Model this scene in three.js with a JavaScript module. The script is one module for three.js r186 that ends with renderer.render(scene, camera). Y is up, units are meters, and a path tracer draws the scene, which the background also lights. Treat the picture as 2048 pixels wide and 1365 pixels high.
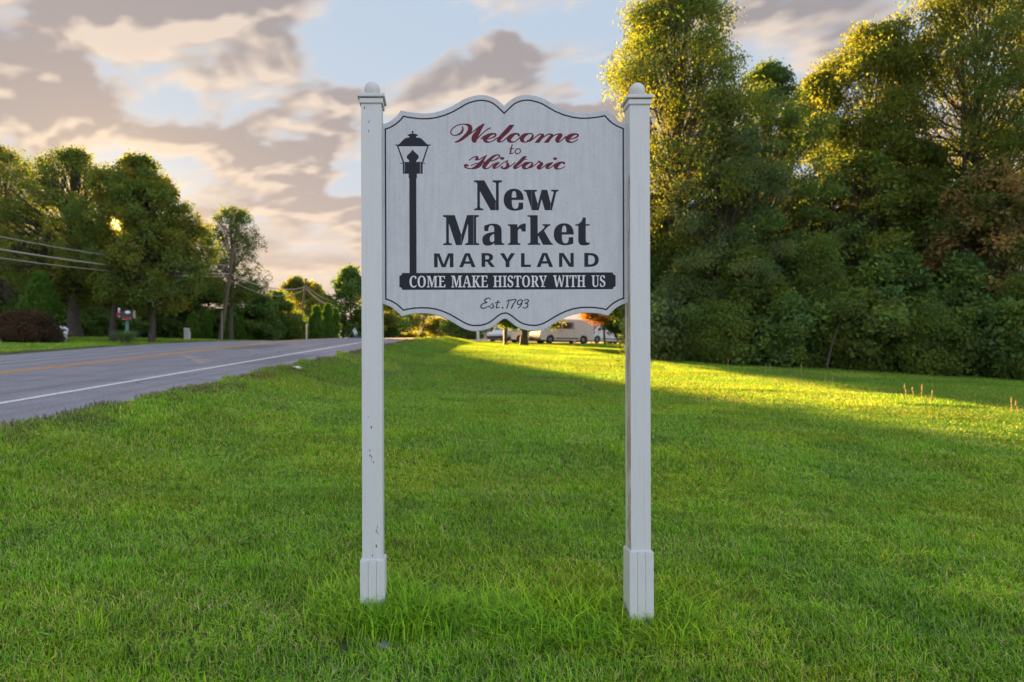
import * as THREE from 'three';
import { mergeGeometries } from 'three/addons/utils/BufferGeometryUtils.js';
import { RoundedBoxGeometry } from 'three/addons/geometries/RoundedBoxGeometry.js';

// ------------------------------------------------------------------ camera, sky, sun, exposure
const scene = new THREE.Scene();
const FOCAL = 1365, CX = 885, CY = 745, EYE = 1.2;          // the lens is shifted: the image plane is parallel to the sign
const camera = new THREE.PerspectiveCamera(53.13, 1024 / 682, 0.1, 3000);
camera.position.set(0, EYE, 0);
camera.setViewOffset(2048, 1365, 1024 - CX, 682.5 - CY, 2048, 1365);
camera.focus = 3.42;
camera.userData.fStop = 2.7;

const EXPOSURE = 12.0;
const renderer = new THREE.WebGLRenderer({ antialias: true });
renderer.toneMapping = THREE.LinearToneMapping;
renderer.toneMappingExposure = EXPOSURE;
renderer.shadowMap.enabled = true;
renderer.setSize(1024, 682);

const SUN = new THREE.Vector3(230 - CX, CY - 447, -FOCAL).normalize();   // low, ahead and to the left
const sun = new THREE.DirectionalLight(new THREE.Color().setRGB(1.0, 0.52, 0.14), 5);
sun.position.copy(SUN).multiplyScalar(300);
sun.castShadow = true;
sun.shadow.radius = 1;
sun.shadow.mapSize.set(4096, 4096);
Object.assign(sun.shadow.camera, { left: -90, right: 90, top: 90, bottom: -90, near: 1, far: 700 });
scene.add(sun, sun.target);

// ------------------------------------------------------------------ random numbers and noise
function rng(seed) { let a = seed >>> 0; return () => { a = (a + 0x6d2b79f5) | 0; let t = Math.imul(a ^ (a >>> 15), 1 | a); t = (t + Math.imul(t ^ (t >>> 7), 61 | t)) ^ t; return ((t ^ (t >>> 14)) >>> 0) / 4294967296; }; }
const PERM = new Uint8Array(512), GX = new Float32Array(256), GY = new Float32Array(256);
{ const r = rng(7), p = Array.from({ length: 256 }, (_, i) => i); for (let i = 255; i > 0; i--) { const j = Math.floor(r() * (i + 1)); [p[i], p[j]] = [p[j], p[i]]; } for (let i = 0; i < 512; i++) PERM[i] = p[i & 255]; for (let i = 0; i < 256; i++) { const a = r() * Math.PI * 2; GX[i] = Math.cos(a); GY[i] = Math.sin(a); } }
function noise2(x, y) {
  const ix = Math.floor(x), iy = Math.floor(y), fx = x - ix, fy = y - iy, X = ix & 255, Y = iy & 255;
  const a = PERM[PERM[X] + Y], b = PERM[PERM[X + 1] + Y], c = PERM[PERM[X] + Y + 1], d = PERM[PERM[X + 1] + Y + 1];
  const u = fx * fx * fx * (fx * (fx * 6 - 15) + 10), v = fy * fy * fy * (fy * (fy * 6 - 15) + 10);
  const p = GX[a] * fx + GY[a] * fy, q = GX[b] * (fx - 1) + GY[b] * fy, r = GX[c] * fx + GY[c] * (fy - 1), s = GX[d] * (fx - 1) + GY[d] * (fy - 1);
  return (p + (q - p) * u + (r + (s - r) * u - p - (q - p) * u) * v) * 1.45;
}
function fbm(x, y, n) { let s = 0, a = 0.5; for (let i = 0; i < n; i++) { s += a * noise2(x, y); x = x * 2.03 + 17.3; y = y * 2.03 - 9.1; a *= 0.5; } return s; }
const clamp = (x, a = 0, b = 1) => Math.min(b, Math.max(a, x)), mix = (a, b, t) => a + (b - a) * t;
const smooth = (a, b, x) => { const t = clamp((x - a) / (b - a)); return t * t * (3 - 2 * t); };

// ------------------------------------------------------------------ evening sky: blue gaps, mauve broken cloud with bright edges, warm towards the sun
{
  const W = 4096, H = 2048, data = new Float32Array(W * H * 4), sl = Math.hypot(SUN.x, SUN.z), sx = SUN.x / sl, sz = SUN.z / sl;
  const mix3 = (a, b, t) => [mix(a[0], b[0], t), mix(a[1], b[1], t), mix(a[2], b[2], t)];
  const density = (qx, qz, n) => { const wx = noise2(qx * 1.3 + 3, qz * 1.3) * 0.16, wz = noise2(qx * 1.3 - 8, qz * 1.3 + 5) * 0.16; return fbm(qx + wx + 5.2, qz + wz + 1.4, n); };
  const banks = [[60, 90, 7, 0.12], [230, 160, 6, 0.13], [420, 235, 7, 0.13], [590, 310, 6, 0.10], [80, 260, 5, 0.11], [560, 440, 6, 0.10], [330, 60, 5, -0.12], [760, 60, 6, -0.10], [560, 110, 5, -0.12], [330, 300, 4, -0.10], [1180, 100, 6, 0.05], [1560, 60, 7, 0.02]].map(([px, py, w, a]) => [new THREE.Vector3(px - CX, CY - py, -FOCAL).normalize(), Math.cos(w * Math.PI / 180), a]);
  for (let row = 0; row < H; row++) {
    const el = ((row + 0.5) / H - 0.5) * Math.PI, y = Math.sin(el), ch = Math.cos(el);
    for (let col = 0; col < W; col++) {
      const az = ((col + 0.5) / W - 0.5) * 2 * Math.PI, x = Math.cos(az) * ch, z = Math.sin(az) * ch, o = (row * W + col) * 4;
      let c;
      if (y <= 0) c = [0.62, 0.52, 0.42];
      else {
        const cs = x * SUN.x + y * SUN.y + z * SUN.z, toSun = smooth(0.2, 1, cs), low = Math.exp(-y * 6.5);
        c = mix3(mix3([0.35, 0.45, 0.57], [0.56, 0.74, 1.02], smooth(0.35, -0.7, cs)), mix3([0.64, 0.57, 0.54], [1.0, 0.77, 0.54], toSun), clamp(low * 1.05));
        const k = 1 / (y + 0.19), qx = (x * 0.90 + z * 0.43) * k * 2.9, qz = (z * 0.90 - x * 0.43) * k * 3.9;
        const d0 = density(qx, qz, 7), off = density(qx + (sx * 0.90 + sz * 0.43) * 0.16, qz + (sz * 0.90 - sx * 0.43) * 0.20, 4), near0 = density(qx, qz, 4);
        let cover = -0.035 - 0.10 * noise2(qx * 0.35 + 2.2, qz * 0.35 + 7.7); for (const [v, w, b] of banks) { const q = (1 - (x * v.x + y * v.y + z * v.z)) / (1 - w); if (q < 6) cover -= b * Math.exp(-q); }
        const veil = 0.88 * smooth(0.31, 0.11, y), d = mix(d0, cover + 0.10, veil), near = mix(near0, cover + 0.10, veil);
        const a = smooth(cover - 0.14, cover + 0.16, d), thick = smooth(cover - 0.12, cover + 0.30, near * 0.5 + d * 0.5);
        const lit = clamp(0.40 + (near0 - off) * 3.4 * (1 - 0.7 * veil) + (d - near) * 2.4);
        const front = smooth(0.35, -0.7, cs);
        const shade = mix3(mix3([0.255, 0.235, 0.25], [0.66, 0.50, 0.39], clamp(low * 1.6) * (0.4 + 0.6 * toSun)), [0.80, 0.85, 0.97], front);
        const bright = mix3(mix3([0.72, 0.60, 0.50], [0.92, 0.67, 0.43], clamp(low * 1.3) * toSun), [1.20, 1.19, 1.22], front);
        const cloud = mix3(bright, shade, clamp((0.30 + thick * 1.15) * (1.22 - lit)));
        c = mix3(c, cloud, a * 0.95);
        const glow = Math.acos(clamp(cs, -1, 1)) * 180 / Math.PI;
        const g = 1.7 * Math.exp(-glow * glow / 1.2) + 0.7 * Math.exp(-glow / 2.6) + 0.14 * Math.exp(-glow / 12);
        c = [c[0] + g * 1.0, c[1] + g * 0.60, c[2] + g * 0.13];
      }
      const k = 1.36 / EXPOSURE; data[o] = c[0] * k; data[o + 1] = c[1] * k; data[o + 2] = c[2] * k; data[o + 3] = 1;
    }
  }
  const sky = new THREE.DataTexture(data, W, H, THREE.RGBAFormat, THREE.FloatType);
  sky.mapping = THREE.EquirectangularReflectionMapping; sky.magFilter = THREE.LinearFilter; sky.needsUpdate = true;
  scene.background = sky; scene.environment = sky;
}

// ------------------------------------------------------------------ helpers
const taken = new Map();
function numbered(name) { const n = taken.get(name) ?? 0; taken.set(name, n + 1); return n ? name + '_' + String(n).padStart(3, '0') : name; }
function tag(o, label, category, group, kind) { o.userData.label = label; if (category) o.userData.category = category; if (group) o.userData.group = group; if (kind) o.userData.kind = kind; return o; }
function shade(o) { o.castShadow = true; o.receiveShadow = true; return o; }
function thing(name, label, category, pos = [0, 0, 0], turn = 0, group) { const g = new THREE.Group(); g.name = numbered(name); g.position.set(...pos); g.rotation.y = turn; scene.add(g); return tag(g, label, category, group); }
function part(name, geometry, material, parent) { const m = shade(new THREE.Mesh(geometry, material)); m.name = name; parent.add(m); return m; }
function top(name, geometry, material, label, category, group) { const m = shade(new THREE.Mesh(geometry, material)); m.name = numbered(name); scene.add(m); return tag(m, label, category, group); }
const RGB = (r, g, b) => new THREE.Color().setRGB(r, g, b);
const std = (r, g, b, rough = 0.7, more = {}) => new THREE.MeshStandardMaterial({ color: RGB(r, g, b), roughness: rough, ...more });
const leafMat = (r, g, b, t = 0.45, rough = 1) => new THREE.MeshPhysicalMaterial({ color: RGB(r, g, b), roughness: rough, transmission: t, thickness: 0, ior: 1.35, specularIntensity: 0.6, vertexColors: true, side: THREE.DoubleSide });
function canvas(w, h, draw) { const c = document.createElement('canvas'); c.width = w; c.height = h; draw(c.getContext('2d'), w, h); return c; }
function colorTex(c, repeat) { const t = new THREE.CanvasTexture(c); t.colorSpace = THREE.SRGBColorSpace; t.magFilter = THREE.LinearFilter; t.wrapS = t.wrapT = THREE.RepeatWrapping; if (repeat) t.repeat.set(...repeat); return t; }
function noiseTex(n, f, srgb = true) { const d = new Uint8Array(n * n * 4); for (let y = 0; y < n; y++) for (let x = 0; x < n; x++) { const c = f(x / n, y / n); for (let k = 0; k < 3; k++) d[(y * n + x) * 4 + k] = clamp(c[k]) * 255; d[(y * n + x) * 4 + 3] = 255; } const t = new THREE.DataTexture(d, n, n); t.magFilter = THREE.LinearFilter; t.wrapS = t.wrapT = THREE.RepeatWrapping; if (srgb) t.colorSpace = THREE.SRGBColorSpace; t.needsUpdate = true; return t; }
const box = (w, h, d, x = 0, y = 0, z = 0) => new THREE.BoxGeometry(w, h, d).translate(x, y, z);
const rbox = (w, h, d, r, x = 0, y = 0, z = 0) => new RoundedBoxGeometry(w, h, d, 2, r).translate(x, y, z);
function plain(g) { const n = g.index ? g.toNonIndexed() : g; for (const k of Object.keys(n.attributes)) if (!['position', 'normal', 'uv'].includes(k)) n.deleteAttribute(k); if (!n.attributes.uv) n.setAttribute('uv', new THREE.BufferAttribute(new Float32Array(n.attributes.position.count * 2), 2)); return n; }
const merge = (list) => mergeGeometries(list.map(plain));
function tube(points, r0, r1, sides = 7) {          // tapered tube through points
  const P = points.map((p) => new THREE.Vector3(...p)), pos = [], nor = [], uv = [], idx = [];
  let side = new THREE.Vector3(0.31, 0.05, 0.95), len = 0;
  P.forEach((p, i) => {
    const t = P[Math.min(i + 1, P.length - 1)].clone().sub(P[Math.max(i - 1, 0)]).normalize();
    const a = side.clone().sub(t.clone().multiplyScalar(side.dot(t))).normalize(), b = t.clone().cross(a), r = mix(r0, r1, i / (P.length - 1));
    side = a; if (i) len += p.distanceTo(P[i - 1]);
    for (let s = 0; s <= sides; s++) { const q = s / sides * Math.PI * 2, n = a.clone().multiplyScalar(Math.cos(q)).addScaledVector(b, Math.sin(q)); pos.push(p.x + n.x * r, p.y + n.y * r, p.z + n.z * r); nor.push(n.x, n.y, n.z); uv.push(s / sides * 2, len); }
    if (i) for (let s = 0; s < sides; s++) { const k = (i - 1) * (sides + 1) + s; idx.push(k, k + 1, k + sides + 1, k + 1, k + sides + 2, k + sides + 1); }
  });
  const g = new THREE.BufferGeometry();
  g.setAttribute('position', new THREE.Float32BufferAttribute(pos, 3)); g.setAttribute('normal', new THREE.Float32BufferAttribute(nor, 3)); g.setAttribute('uv', new THREE.Float32BufferAttribute(uv, 2)); g.setIndex(idx);
  return g;
}

// ------------------------------------------------------------------ the lie of the land. u: metres to the right of the road's direction through the camera; d: metres ahead
const ROAD = 0.134, EDGE = -5.08, FAR = -16;
function along(d) {
  if (d < 24) return -1.1 + 0.0864 * d;
  const a = 24, b = 48, s0 = 0.0864, s1 = 0.02, y24 = -1.1 + 0.0864 * 24;
  if (d < b) { const t = d - a; return y24 + s0 * t + (s1 - s0) * t * t / (2 * (b - a)); }
  const y48 = y24 + (s0 + s1) / 2 * (b - a);
  if (d < 56) { const t = d - b; return y48 + s1 * t + (0.05 - s1) * t * t / 16; }
  const y56 = y48 + (s1 + 0.05) * 4;
  return d < 120 ? y56 + 0.05 * (d - 56) : y56 + 3.2 + 0.01 * (d - 120);
}
function across(u) { return u > -10 ? 0 : u > -13.5 ? -0.16 * (-10 - u) / 3.5 : u > -17 ? -0.16 : u > -30 ? -0.16 + 0.02 * (-17 - u) : 0.1; }
function groundY(x, d) {            // world height
  const u = x - ROAD * d; let y = along(d) + EYE;
  if (u <= EDGE) return y + across(u) + (u < FAR ? 0.03 * noise2(x * 0.4, d * 0.4) * smooth(0, 2, FAR - u) : 0);
  const v = Math.min(u - EDGE, 45), fade = 1 - 0.6 * smooth(35, 58, d);
  return y - (0.30 * smooth(0, 2.0, v) + 0.032 * v) * fade + 0.014 * noise2(x * 0.5 + 9, d * 0.5) * smooth(0.3, 2.5, v);
}
const X = (px, d) => (px - CX) / FOCAL * d;
const at = (px, d, dy = 0) => { const x = X(px, d); return [x, groundY(x, d) + dy, -d]; };
function sheet(us, ds, lift, uvScale) {
  const pos = [], uv = [], idx = [], n = us.length;
  ds.forEach((d, j) => us.forEach((u, i) => {
    const x = u + ROAD * d; pos.push(x, groundY(x, d) + lift(u, d), -d); uv.push(...(uvScale ? uvScale(u, d) : [x, d]));
    if (i && j) { const k = j * n + i; idx.push(k - n - 1, k - n, k, k - n - 1, k, k - 1); }
  }));
  const g = new THREE.BufferGeometry();
  g.setAttribute('position', new THREE.Float32BufferAttribute(pos, 3)); g.setAttribute('uv', new THREE.Float32BufferAttribute(uv, 2)); g.setIndex(idx); g.computeVertexNormals();
  return g;
}
const steps = (list) => { const out = []; for (const [a, b, s] of list) for (let v = a; v < b - 1e-6; v += s) out.push(v); out.push(list[list.length - 1][1]); return out; };

// ground, one sheet reaching far beyond everything
{
  const tex = noiseTex(1024, (u, v) => { const a = fbm(u * 40, v * 40, 4), b = fbm(u * 160 + 9, v * 160, 3), c = fbm(u * 9 + 4, v * 9, 3); return [0.25 + 0.16 * b + 0.10 * a + 0.10 * c, 0.31 + 0.14 * b + 0.10 * a + 0.06 * c, 0.12 + 0.08 * b + 0.04 * c]; });
  tex.repeat.set(0.25, 0.25);
  const g = sheet(steps([[-600, -200, 50], [-200, -60, 10], [-60, -22, 2], [-22, FAR - 0.02, 0.5], [FAR - 0.02, FAR, 0.02], [FAR, EDGE, 0.72], [EDGE, EDGE + 0.02, 0.02], [EDGE + 0.02, 12, 0.4], [12, 40, 2], [40, 200, 10], [200, 600, 50]]),
    steps([[-40, 0, 2], [0, 30, 0.5], [30, 70, 1], [70, 160, 6], [160, 900, 40]]), (u) => (u >= FAR && u <= EDGE ? -0.06 : 0));
  const m = top('ground', g, new THREE.MeshStandardMaterial({ map: tex, roughness: 1, bumpMap: tex, bumpScale: 0.02 }), 'short green lawn and verge ground rising to a crest'); m.userData.kind = 'structure';
}
// road
{
  const r = rng(31);
  const c = canvas(1024, 1024, (g, w, h) => {
    const im = g.createImageData(w, h);
    for (let y = 0; y < h; y++) for (let x = 0; x < w; x++) {
      const u = x / w * 10.92, lane = 0.05 * (noise2(u * 1.7, 4.4) + 0.6 * noise2(u * 5, 1.1));
      const v = 0.55 + lane + 0.035 * noise2(x / 40, y / 60) + (r() - 0.5) * 0.20 * (0.6 + 0.4 * r()) + 0.05 * noise2(x / 3, y / 3), o = (y * w + x) * 4;
      im.data[o] = clamp(v * 0.98) * 255; im.data[o + 1] = clamp(v * 0.97) * 255; im.data[o + 2] = clamp(v * 1.05) * 255; im.data[o + 3] = 255;
    }
    g.putImageData(im, 0, 0);
    for (const [u, ww] of [[3.2, 0.5], [5.0, 0.5], [7.0, 0.45], [8.8, 0.5]]) for (let k = 0; k < 900; k++) { g.fillStyle = `rgba(70,66,70,${0.02 + r() * 0.05})`; g.fillRect((u + (r() + r() - 1) * ww) / 10.92 * w, r() * h, 1 + r() * 4, 20 + r() * 160); }
    for (const [px, py, pw, ph, v] of [[560, 300, 150, 210, 88], [860, 720, 110, 260, 104]]) { g.fillStyle = `rgba(${v},${v - 3},${v},0.55)`; g.fillRect(px, py, pw, ph); }
    g.strokeStyle = 'rgba(45,42,45,0.8)'; g.lineWidth = 1.6;
    for (let k = 0; k < 5; k++) { let y = r() * h; g.beginPath(); g.moveTo(250, y); for (let x = 250; x < w; x += 14) { y += (r() - 0.5) * 10; g.lineTo(x, y); } g.stroke(); }
    for (let k = 0; k < 7; k++) { let x = r() * w, y = r() * h; g.beginPath(); g.moveTo(x, y); for (let i = 0; i < 26; i++) { x += (r() - 0.5) * 22; y += r() * 20; g.lineTo(x, y); } g.stroke(); }
  });
  const ds = steps([[-30, 0, 2], [0, 30, 0.5], [30, 70, 1], [70, 200, 5], [200, 600, 40]]);
  const g = sheet(steps([[FAR, -10, 0.5], [-10, EDGE, 0.41]]), ds, () => 0, (u, d) => [(u - FAR) / 10.92, d / 14]);
  const road = top('road', g, new THREE.MeshStandardMaterial({ map: colorTex(c), roughness: 0.78, bumpMap: colorTex(c), bumpScale: 0.004 }), 'grey two lane asphalt road climbing to a crest'); road.userData.kind = 'structure';
  const worn = (cr, cg, cb, seed) => colorTex(canvas(64, 1024, (q, w, h) => { const rr = rng(seed); q.fillStyle = `rgb(${cr},${cg},${cb})`; q.fillRect(0, 0, w, h); for (let i = 0; i < 2600; i++) { q.fillStyle = `rgba(120,115,118,${0.15 + 0.45 * rr()})`; q.fillRect(rr() * w, rr() * h, 1 + rr() * 3, 1 + rr() * 4); } }));
  const strip = (u0, u1) => sheet([u0, u1], ds, () => 0.005, (u, d) => [u === u0 ? 0 : 1, d / 6]);
  const yellow = new THREE.MeshStandardMaterial({ map: worn(226, 158, 50, 3), roughness: 0.6 }), white = new THREE.MeshStandardMaterial({ map: worn(228, 228, 232, 4), roughness: 0.6 });
  part('edge_line', strip(-6.58, -6.44), white, road); part('centre_line', strip(-10.12, -9.98), yellow, road); part('centre_line', strip(-9.80, -9.66), yellow, road); part('edge_line', strip(-13.46, -13.34), white, road);
}

// ------------------------------------------------------------------ the welcome sign
const SD = 3.41;                                       // metres from the lens to the front of the posts
{
  const root = thing('welcome_sign', 'white scalloped town welcome sign board between two white posts with ball finials', 'sign', [0, 0, -SD]);
  const BD = SD + 0.045;                               // front of the board
  const bx = (px) => (px - CX) * BD / FOCAL, by = (py) => EYE + (CY - py) * BD / FOCAL;
  // half outline in picture points, from the middle notch to the left edge (top), then the bottom
  const topHalf = [[1011.5, 212.5], [1003.6, 205], [996, 199], [987.2, 194.6], [977, 191.6], [966.7, 190.5], [958, 191], [950.3, 192.5], [940, 195.3], [929.8, 199.5], [918, 206.5], [905, 214], [889, 220.8], [872, 225.4], [857, 227.2], [843.6, 227], [824, 224.8], [804.6, 221]];
  const cornerTop = [[801, 227], [795.5, 233.5], [788, 239.8], [780, 244.6], [772, 247.8], [763, 249.3]];
  const cornerBot = [[763, 606.8], [772, 608.5], [780, 611.6], [788, 616.2], [795, 622], [800.6, 627.5], [804.6, 632.4]];
  const botHalf = [[818, 629], [831, 627], [843.6, 626.4], [858, 626.8], [872, 629], [885, 633.2], [897, 638.6], [910, 646], [921.6, 653], [930, 657.4], [938, 660.3], [945, 661.9], [952, 662.4], [966, 661.4], [979, 658], [989, 652.6], [997, 646.6], [1003.5, 641.2], [1008, 638.4], [1012.5, 637.5]];
  const left = [...topHalf, ...cornerTop, ...cornerBot, ...botHalf], right = left.slice(1, -1).map(([x, y]) => [2023 - x, y]).reverse();
  const outline = [...left, ...right];
  const S = 4, OX = 758, OY = 184, CW = 2048, CH = 1936;
  const art = canvas(CW, CH, (g) => {
    const r = rng(77);
    const im = g.createImageData(CW, CH);                 // weathered paint: mottled, faintly streaked downwards
    for (let y = 0; y < CH; y++) for (let x = 0; x < CW; x++) { const o = (y * CW + x) * 4, m = 7 * fbm(x / 70, y / 110, 3) + 6 * noise2(x / 9, y / 22) + 5 * noise2(x / 2.7, y / 3.1) + 6 * noise2(x / 30, y / 420); im.data[o] = 198 + m; im.data[o + 1] = 200 + m; im.data[o + 2] = 206 + m * 0.8; im.data[o + 3] = 255; }
    g.putImageData(im, 0, 0);
    for (let i = 0; i < 46; i++) { const x = r() * CW, y = r() * 400, h = 160 + r() * 900, w = 3 + r() * 12; for (let k = 0; k < 40; k++) { g.fillStyle = `rgba(118,106,116,${0.015 + r() * 0.04})`; g.fillRect(x + (r() - 0.5) * w, y + r() * h, 1 + r() * 4, 10 + r() * 60); } }
    for (let i = 0; i < 9000; i++) { g.fillStyle = r() < 0.6 ? `rgba(120,116,122,${r() * 0.22})` : `rgba(255,255,255,${r() * 0.3})`; g.fillRect(r() * CW, r() * CH, 1 + r() * 3, 1 + r() * 4); }
    for (let i = 0; i < 130; i++) { g.fillStyle = `rgba(84,82,90,${0.15 + r() * 0.4})`; g.beginPath(); g.arc(r() * CW, r() * CH, 1 + r() * 3.6, 0, 7); g.fill(); }
    // border line, a fixed distance inside the edge
    const edge = canvas(CW, CH, (q) => {
      q.beginPath(); outline.forEach(([x, y], i) => q[i ? 'lineTo' : 'moveTo']((x - OX) * S, (y - OY) * S)); q.closePath(); q.clip(); q.lineJoin = 'miter'; q.miterLimit = 8;
      q.strokeStyle = 'rgb(22,25,36)'; q.lineWidth = 2 * 11.9 * S; q.stroke(); q.globalCompositeOperation = 'destination-out'; q.lineWidth = 2 * 9.0 * S; q.stroke();
    });
    g.drawImage(edge, 0, 0);
    const ink = 'rgb(20,24,34)', red = 'rgb(98,16,40)';
    // pen(originX, originY, scale of the tracing)
    const pen = (ox, oy, k) => { g.setTransform(S / k, 0, 0, S / k, (ox - OX) * S, (oy - OY) * S); };
    const brush = (pts) => {
      const P = pts.map((p) => new THREE.Vector3(...p)), curve = new THREE.CatmullRomCurve3(P, false, 'centripetal'), n = pts.length * 14, q = curve.getPoints(n);
      const L = [], R = [];
      q.forEach((p, i) => { const a = q[Math.max(0, i - 1)], b = q[Math.min(n, i + 1)], dx = b.x - a.x, dy = b.y - a.y, l = Math.hypot(dx, dy) || 1, w = Math.max(p.z, 8) / 2; L.push([p.x - dy / l * w, p.y + dx / l * w]); R.unshift([p.x + dy / l * w, p.y - dx / l * w]); });
      for (let i = 0; i < n; i++) { g.beginPath(); g.moveTo(...L[i]); g.lineTo(...L[i + 1]); g.lineTo(...R[n - 1 - i]); g.lineTo(...R[n - i]); g.closePath(); g.fill(); }
      q.forEach((p) => { g.beginPath(); g.arc(p.x, p.y, Math.max(p.z, 8) / 2, 0, 7); g.fill(); });
    };
    const dot = (x, y, rr, ry = rr) => { g.beginPath(); g.ellipse(x, y, rr, ry, 0, 0, 7); g.fill(); };
    const poly = (pts) => { g.beginPath(); pts.forEach((p, i) => g[i ? 'lineTo' : 'moveTo'](...p)); g.closePath(); g.fill(); };
    const R2 = (pts) => pts.map(([x, y, w]) => [x + 1675, y, w]);
    pen(895, 240, 12.407); g.fillStyle = red;
    brush([[402, 165, 24], [418, 220, 36], [398, 290, 52], [340, 348, 48], [270, 376, 34], [190, 384, 24], [132, 352, 28], [116, 300, 28], [150, 230, 26], [230, 162, 26], [340, 118, 26], [450, 108, 28], [530, 122, 52], [590, 168, 96], [600, 235, 112], [550, 330, 100], [460, 420, 84], [370, 490, 66], [290, 535, 46], [232, 553, 32]]);
    brush([[232, 555, 28], [400, 468, 30], [560, 372, 30], [700, 275, 30], [820, 185, 50], [935, 112, 40]]);
    poly([[915, 95], [955, 120], [900, 210], [845, 330], [795, 420], [772, 490], [745, 555], [715, 572], [690, 572], [655, 552], [634, 515], [628, 470], [642, 400], [682, 338], [760, 260], [850, 170]]);
    brush([[765, 480, 26], [850, 390, 30], [960, 290, 26], [1040, 232, 28], [1102, 200, 24]]);
    brush([[872, 474, 26], [930, 430, 44], [970, 410, 60]]);
    brush([[1030, 482, 22], [1130, 452, 28], [1215, 410, 42], [1232, 365, 44], [1185, 346, 40], [1110, 362, 62], [1030, 405, 96], [970, 460, 112], [968, 508, 92], [1015, 548, 50], [1085, 553, 28], [1170, 520, 26], [1260, 450, 26]]);
    poly([[1575, 128], [1700, 125], [1640, 215], [1560, 315], [1430, 430], [1362, 500], [1345, 545], [1300, 568], [1262, 545], [1255, 500], [1275, 450]]);
    brush([[1300, 545, 44], [1350, 552, 30], [1410, 530, 26], [1480, 475, 26], [1550, 412, 26]]);
    brush([[1806, 396, 52], [1800, 370, 52], [1760, 350, 40], [1700, 356, 54], [1620, 405, 98], [1560, 470, 110], [1568, 520, 90], [1625, 553, 42], [1695, 548, 26], [1780, 490, 26], [1850, 430, 26]]);
    brush(R2([[370, 350, 28], [290, 378, 80], [218, 440, 108], [208, 500, 98], [245, 546, 50], [315, 556, 30], [395, 515, 44], [460, 440, 54], [482, 390, 40], [455, 354, 30], [405, 344, 28], [365, 350, 28]]));
    brush(R2([[350, 515, 36], [400, 532, 32], [470, 488, 28], [600, 392, 28], [670, 356, 34]]));
    poly(R2([[650, 370], [700, 345], [745, 350], [765, 385], [740, 440], [640, 575], [518, 575], [600, 480], [690, 380]]).map((p) => p.slice(0, 2)));
    brush(R2([[590, 565, 22], [700, 472, 24], [830, 382, 28], [900, 356, 34]]));
    poly(R2([[880, 370], [930, 345], [972, 352], [990, 388], [965, 440], [868, 575], [742, 575], [830, 480], [920, 380]]).map((p) => p.slice(0, 2)));
    brush(R2([[830, 555, 22], [960, 432, 26], [1050, 374, 30], [1130, 362, 36], [1170, 385, 90], [1128, 440, 104], [1088, 500, 108], [1095, 545, 70], [1150, 545, 28], [1220, 490, 26], [1300, 425, 34]]));
    brush(R2([[1400, 490, 22], [1490, 467, 28], [1585, 422, 42], [1602, 385, 44], [1556, 362, 40], [1480, 373, 62], [1398, 415, 98], [1340, 470, 106], [1342, 520, 90], [1395, 558, 46], [1465, 563, 28], [1540, 532, 24], [1598, 492, 22]]));
    brush([[1640, 622, 26], [1610, 740, 36], [1594, 828, 36], [1578, 846, 26]]); brush([[1580, 846, 22], [1640, 836, 22], [1668, 822, 20]]); brush([[1580, 718, 20], [1682, 718, 20]]);
    g.lineWidth = 27; g.strokeStyle = red; g.beginPath(); g.ellipse(1780, 785, 70, 58, -0.6, 0, 7); g.stroke();
    brush([[576, 1000, 22], [650, 947, 26], [720, 918, 30], [768, 928, 54], [774, 958, 62], [745, 985, 56], [724, 988, 30]]);
    brush([[760, 1000, 26], [850, 970, 28], [940, 920, 28], [1010, 882, 20]]);
    brush([[990, 905, 20], [930, 985, 54], [875, 1060, 88], [805, 1135, 104], [720, 1186, 70], [620, 1212, 28], [540, 1204, 28], [474, 1172, 44], [464, 1138, 52], [500, 1124, 58], [536, 1140, 44]]);
    brush([[616, 1140, 20], [690, 1102, 24], [800, 1076, 24], [930, 1056, 24], [1060, 1032, 24], [1160, 1015, 26], [1260, 968, 34], [1328, 912, 36], [1316, 880, 34], [1260, 876, 34], [1185, 905, 54], [1110, 965, 74], [1025, 1050, 96], [964, 1120, 102], [938, 1170, 88], [965, 1208, 46], [1035, 1208, 26], [1110, 1150, 24], [1180, 1092, 24]]);
    poly([[1230, 1060], [1350, 1045], [1290, 1110], [1225, 1175], [1225, 1215], [1180, 1222], [1148, 1195], [1145, 1160], [1190, 1100]]);
    brush([[1190, 1208, 34], [1250, 1193, 26], [1340, 1130, 24], [1430, 1062, 22], [1536, 1012, 18]]); dot(1390, 960, 52, 36);
    brush([[1535, 1012, 18], [1506, 1060, 32], [1530, 1105, 68], [1528, 1158, 86], [1480, 1202, 60], [1412, 1208, 38], [1374, 1182, 42], [1392, 1166, 40]]);
    brush([[1550, 1180, 26], [1640, 1122, 24], [1710, 1066, 24]]);
    poly(R2([[240, 905], [335, 905], [280, 985], [190, 1080], [90, 1165], [60, 1215], [10, 1225], [-20, 1195], [-10, 1150], [90, 1060]]).map((p) => p.slice(0, 2)));
    brush(R2([[10, 1212, 34], [60, 1210, 26], [120, 1178, 24], [200, 1122, 24]])); brush(R2([[255, 987, 18], [332, 987, 18]]));
    brush(R2([[400, 1066, 28], [325, 1086, 78], [258, 1132, 100], [250, 1178, 88], [295, 1214, 42], [365, 1200, 34], [440, 1140, 52], [468, 1097, 42], [445, 1066, 30], [402, 1062, 28]]));
    brush(R2([[370, 1190, 40], [440, 1184, 28], [520, 1132, 24], [620, 1052, 22]]));
    dot(632 + 1675, 1040, 28, 26); brush(R2([[650, 1062, 32], [696, 1080, 58], [700, 1102, 72], [650, 1150, 90], [616, 1188, 88], [645, 1217, 48], [705, 1198, 26], [780, 1142, 24], [850, 1092, 24]]));
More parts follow.
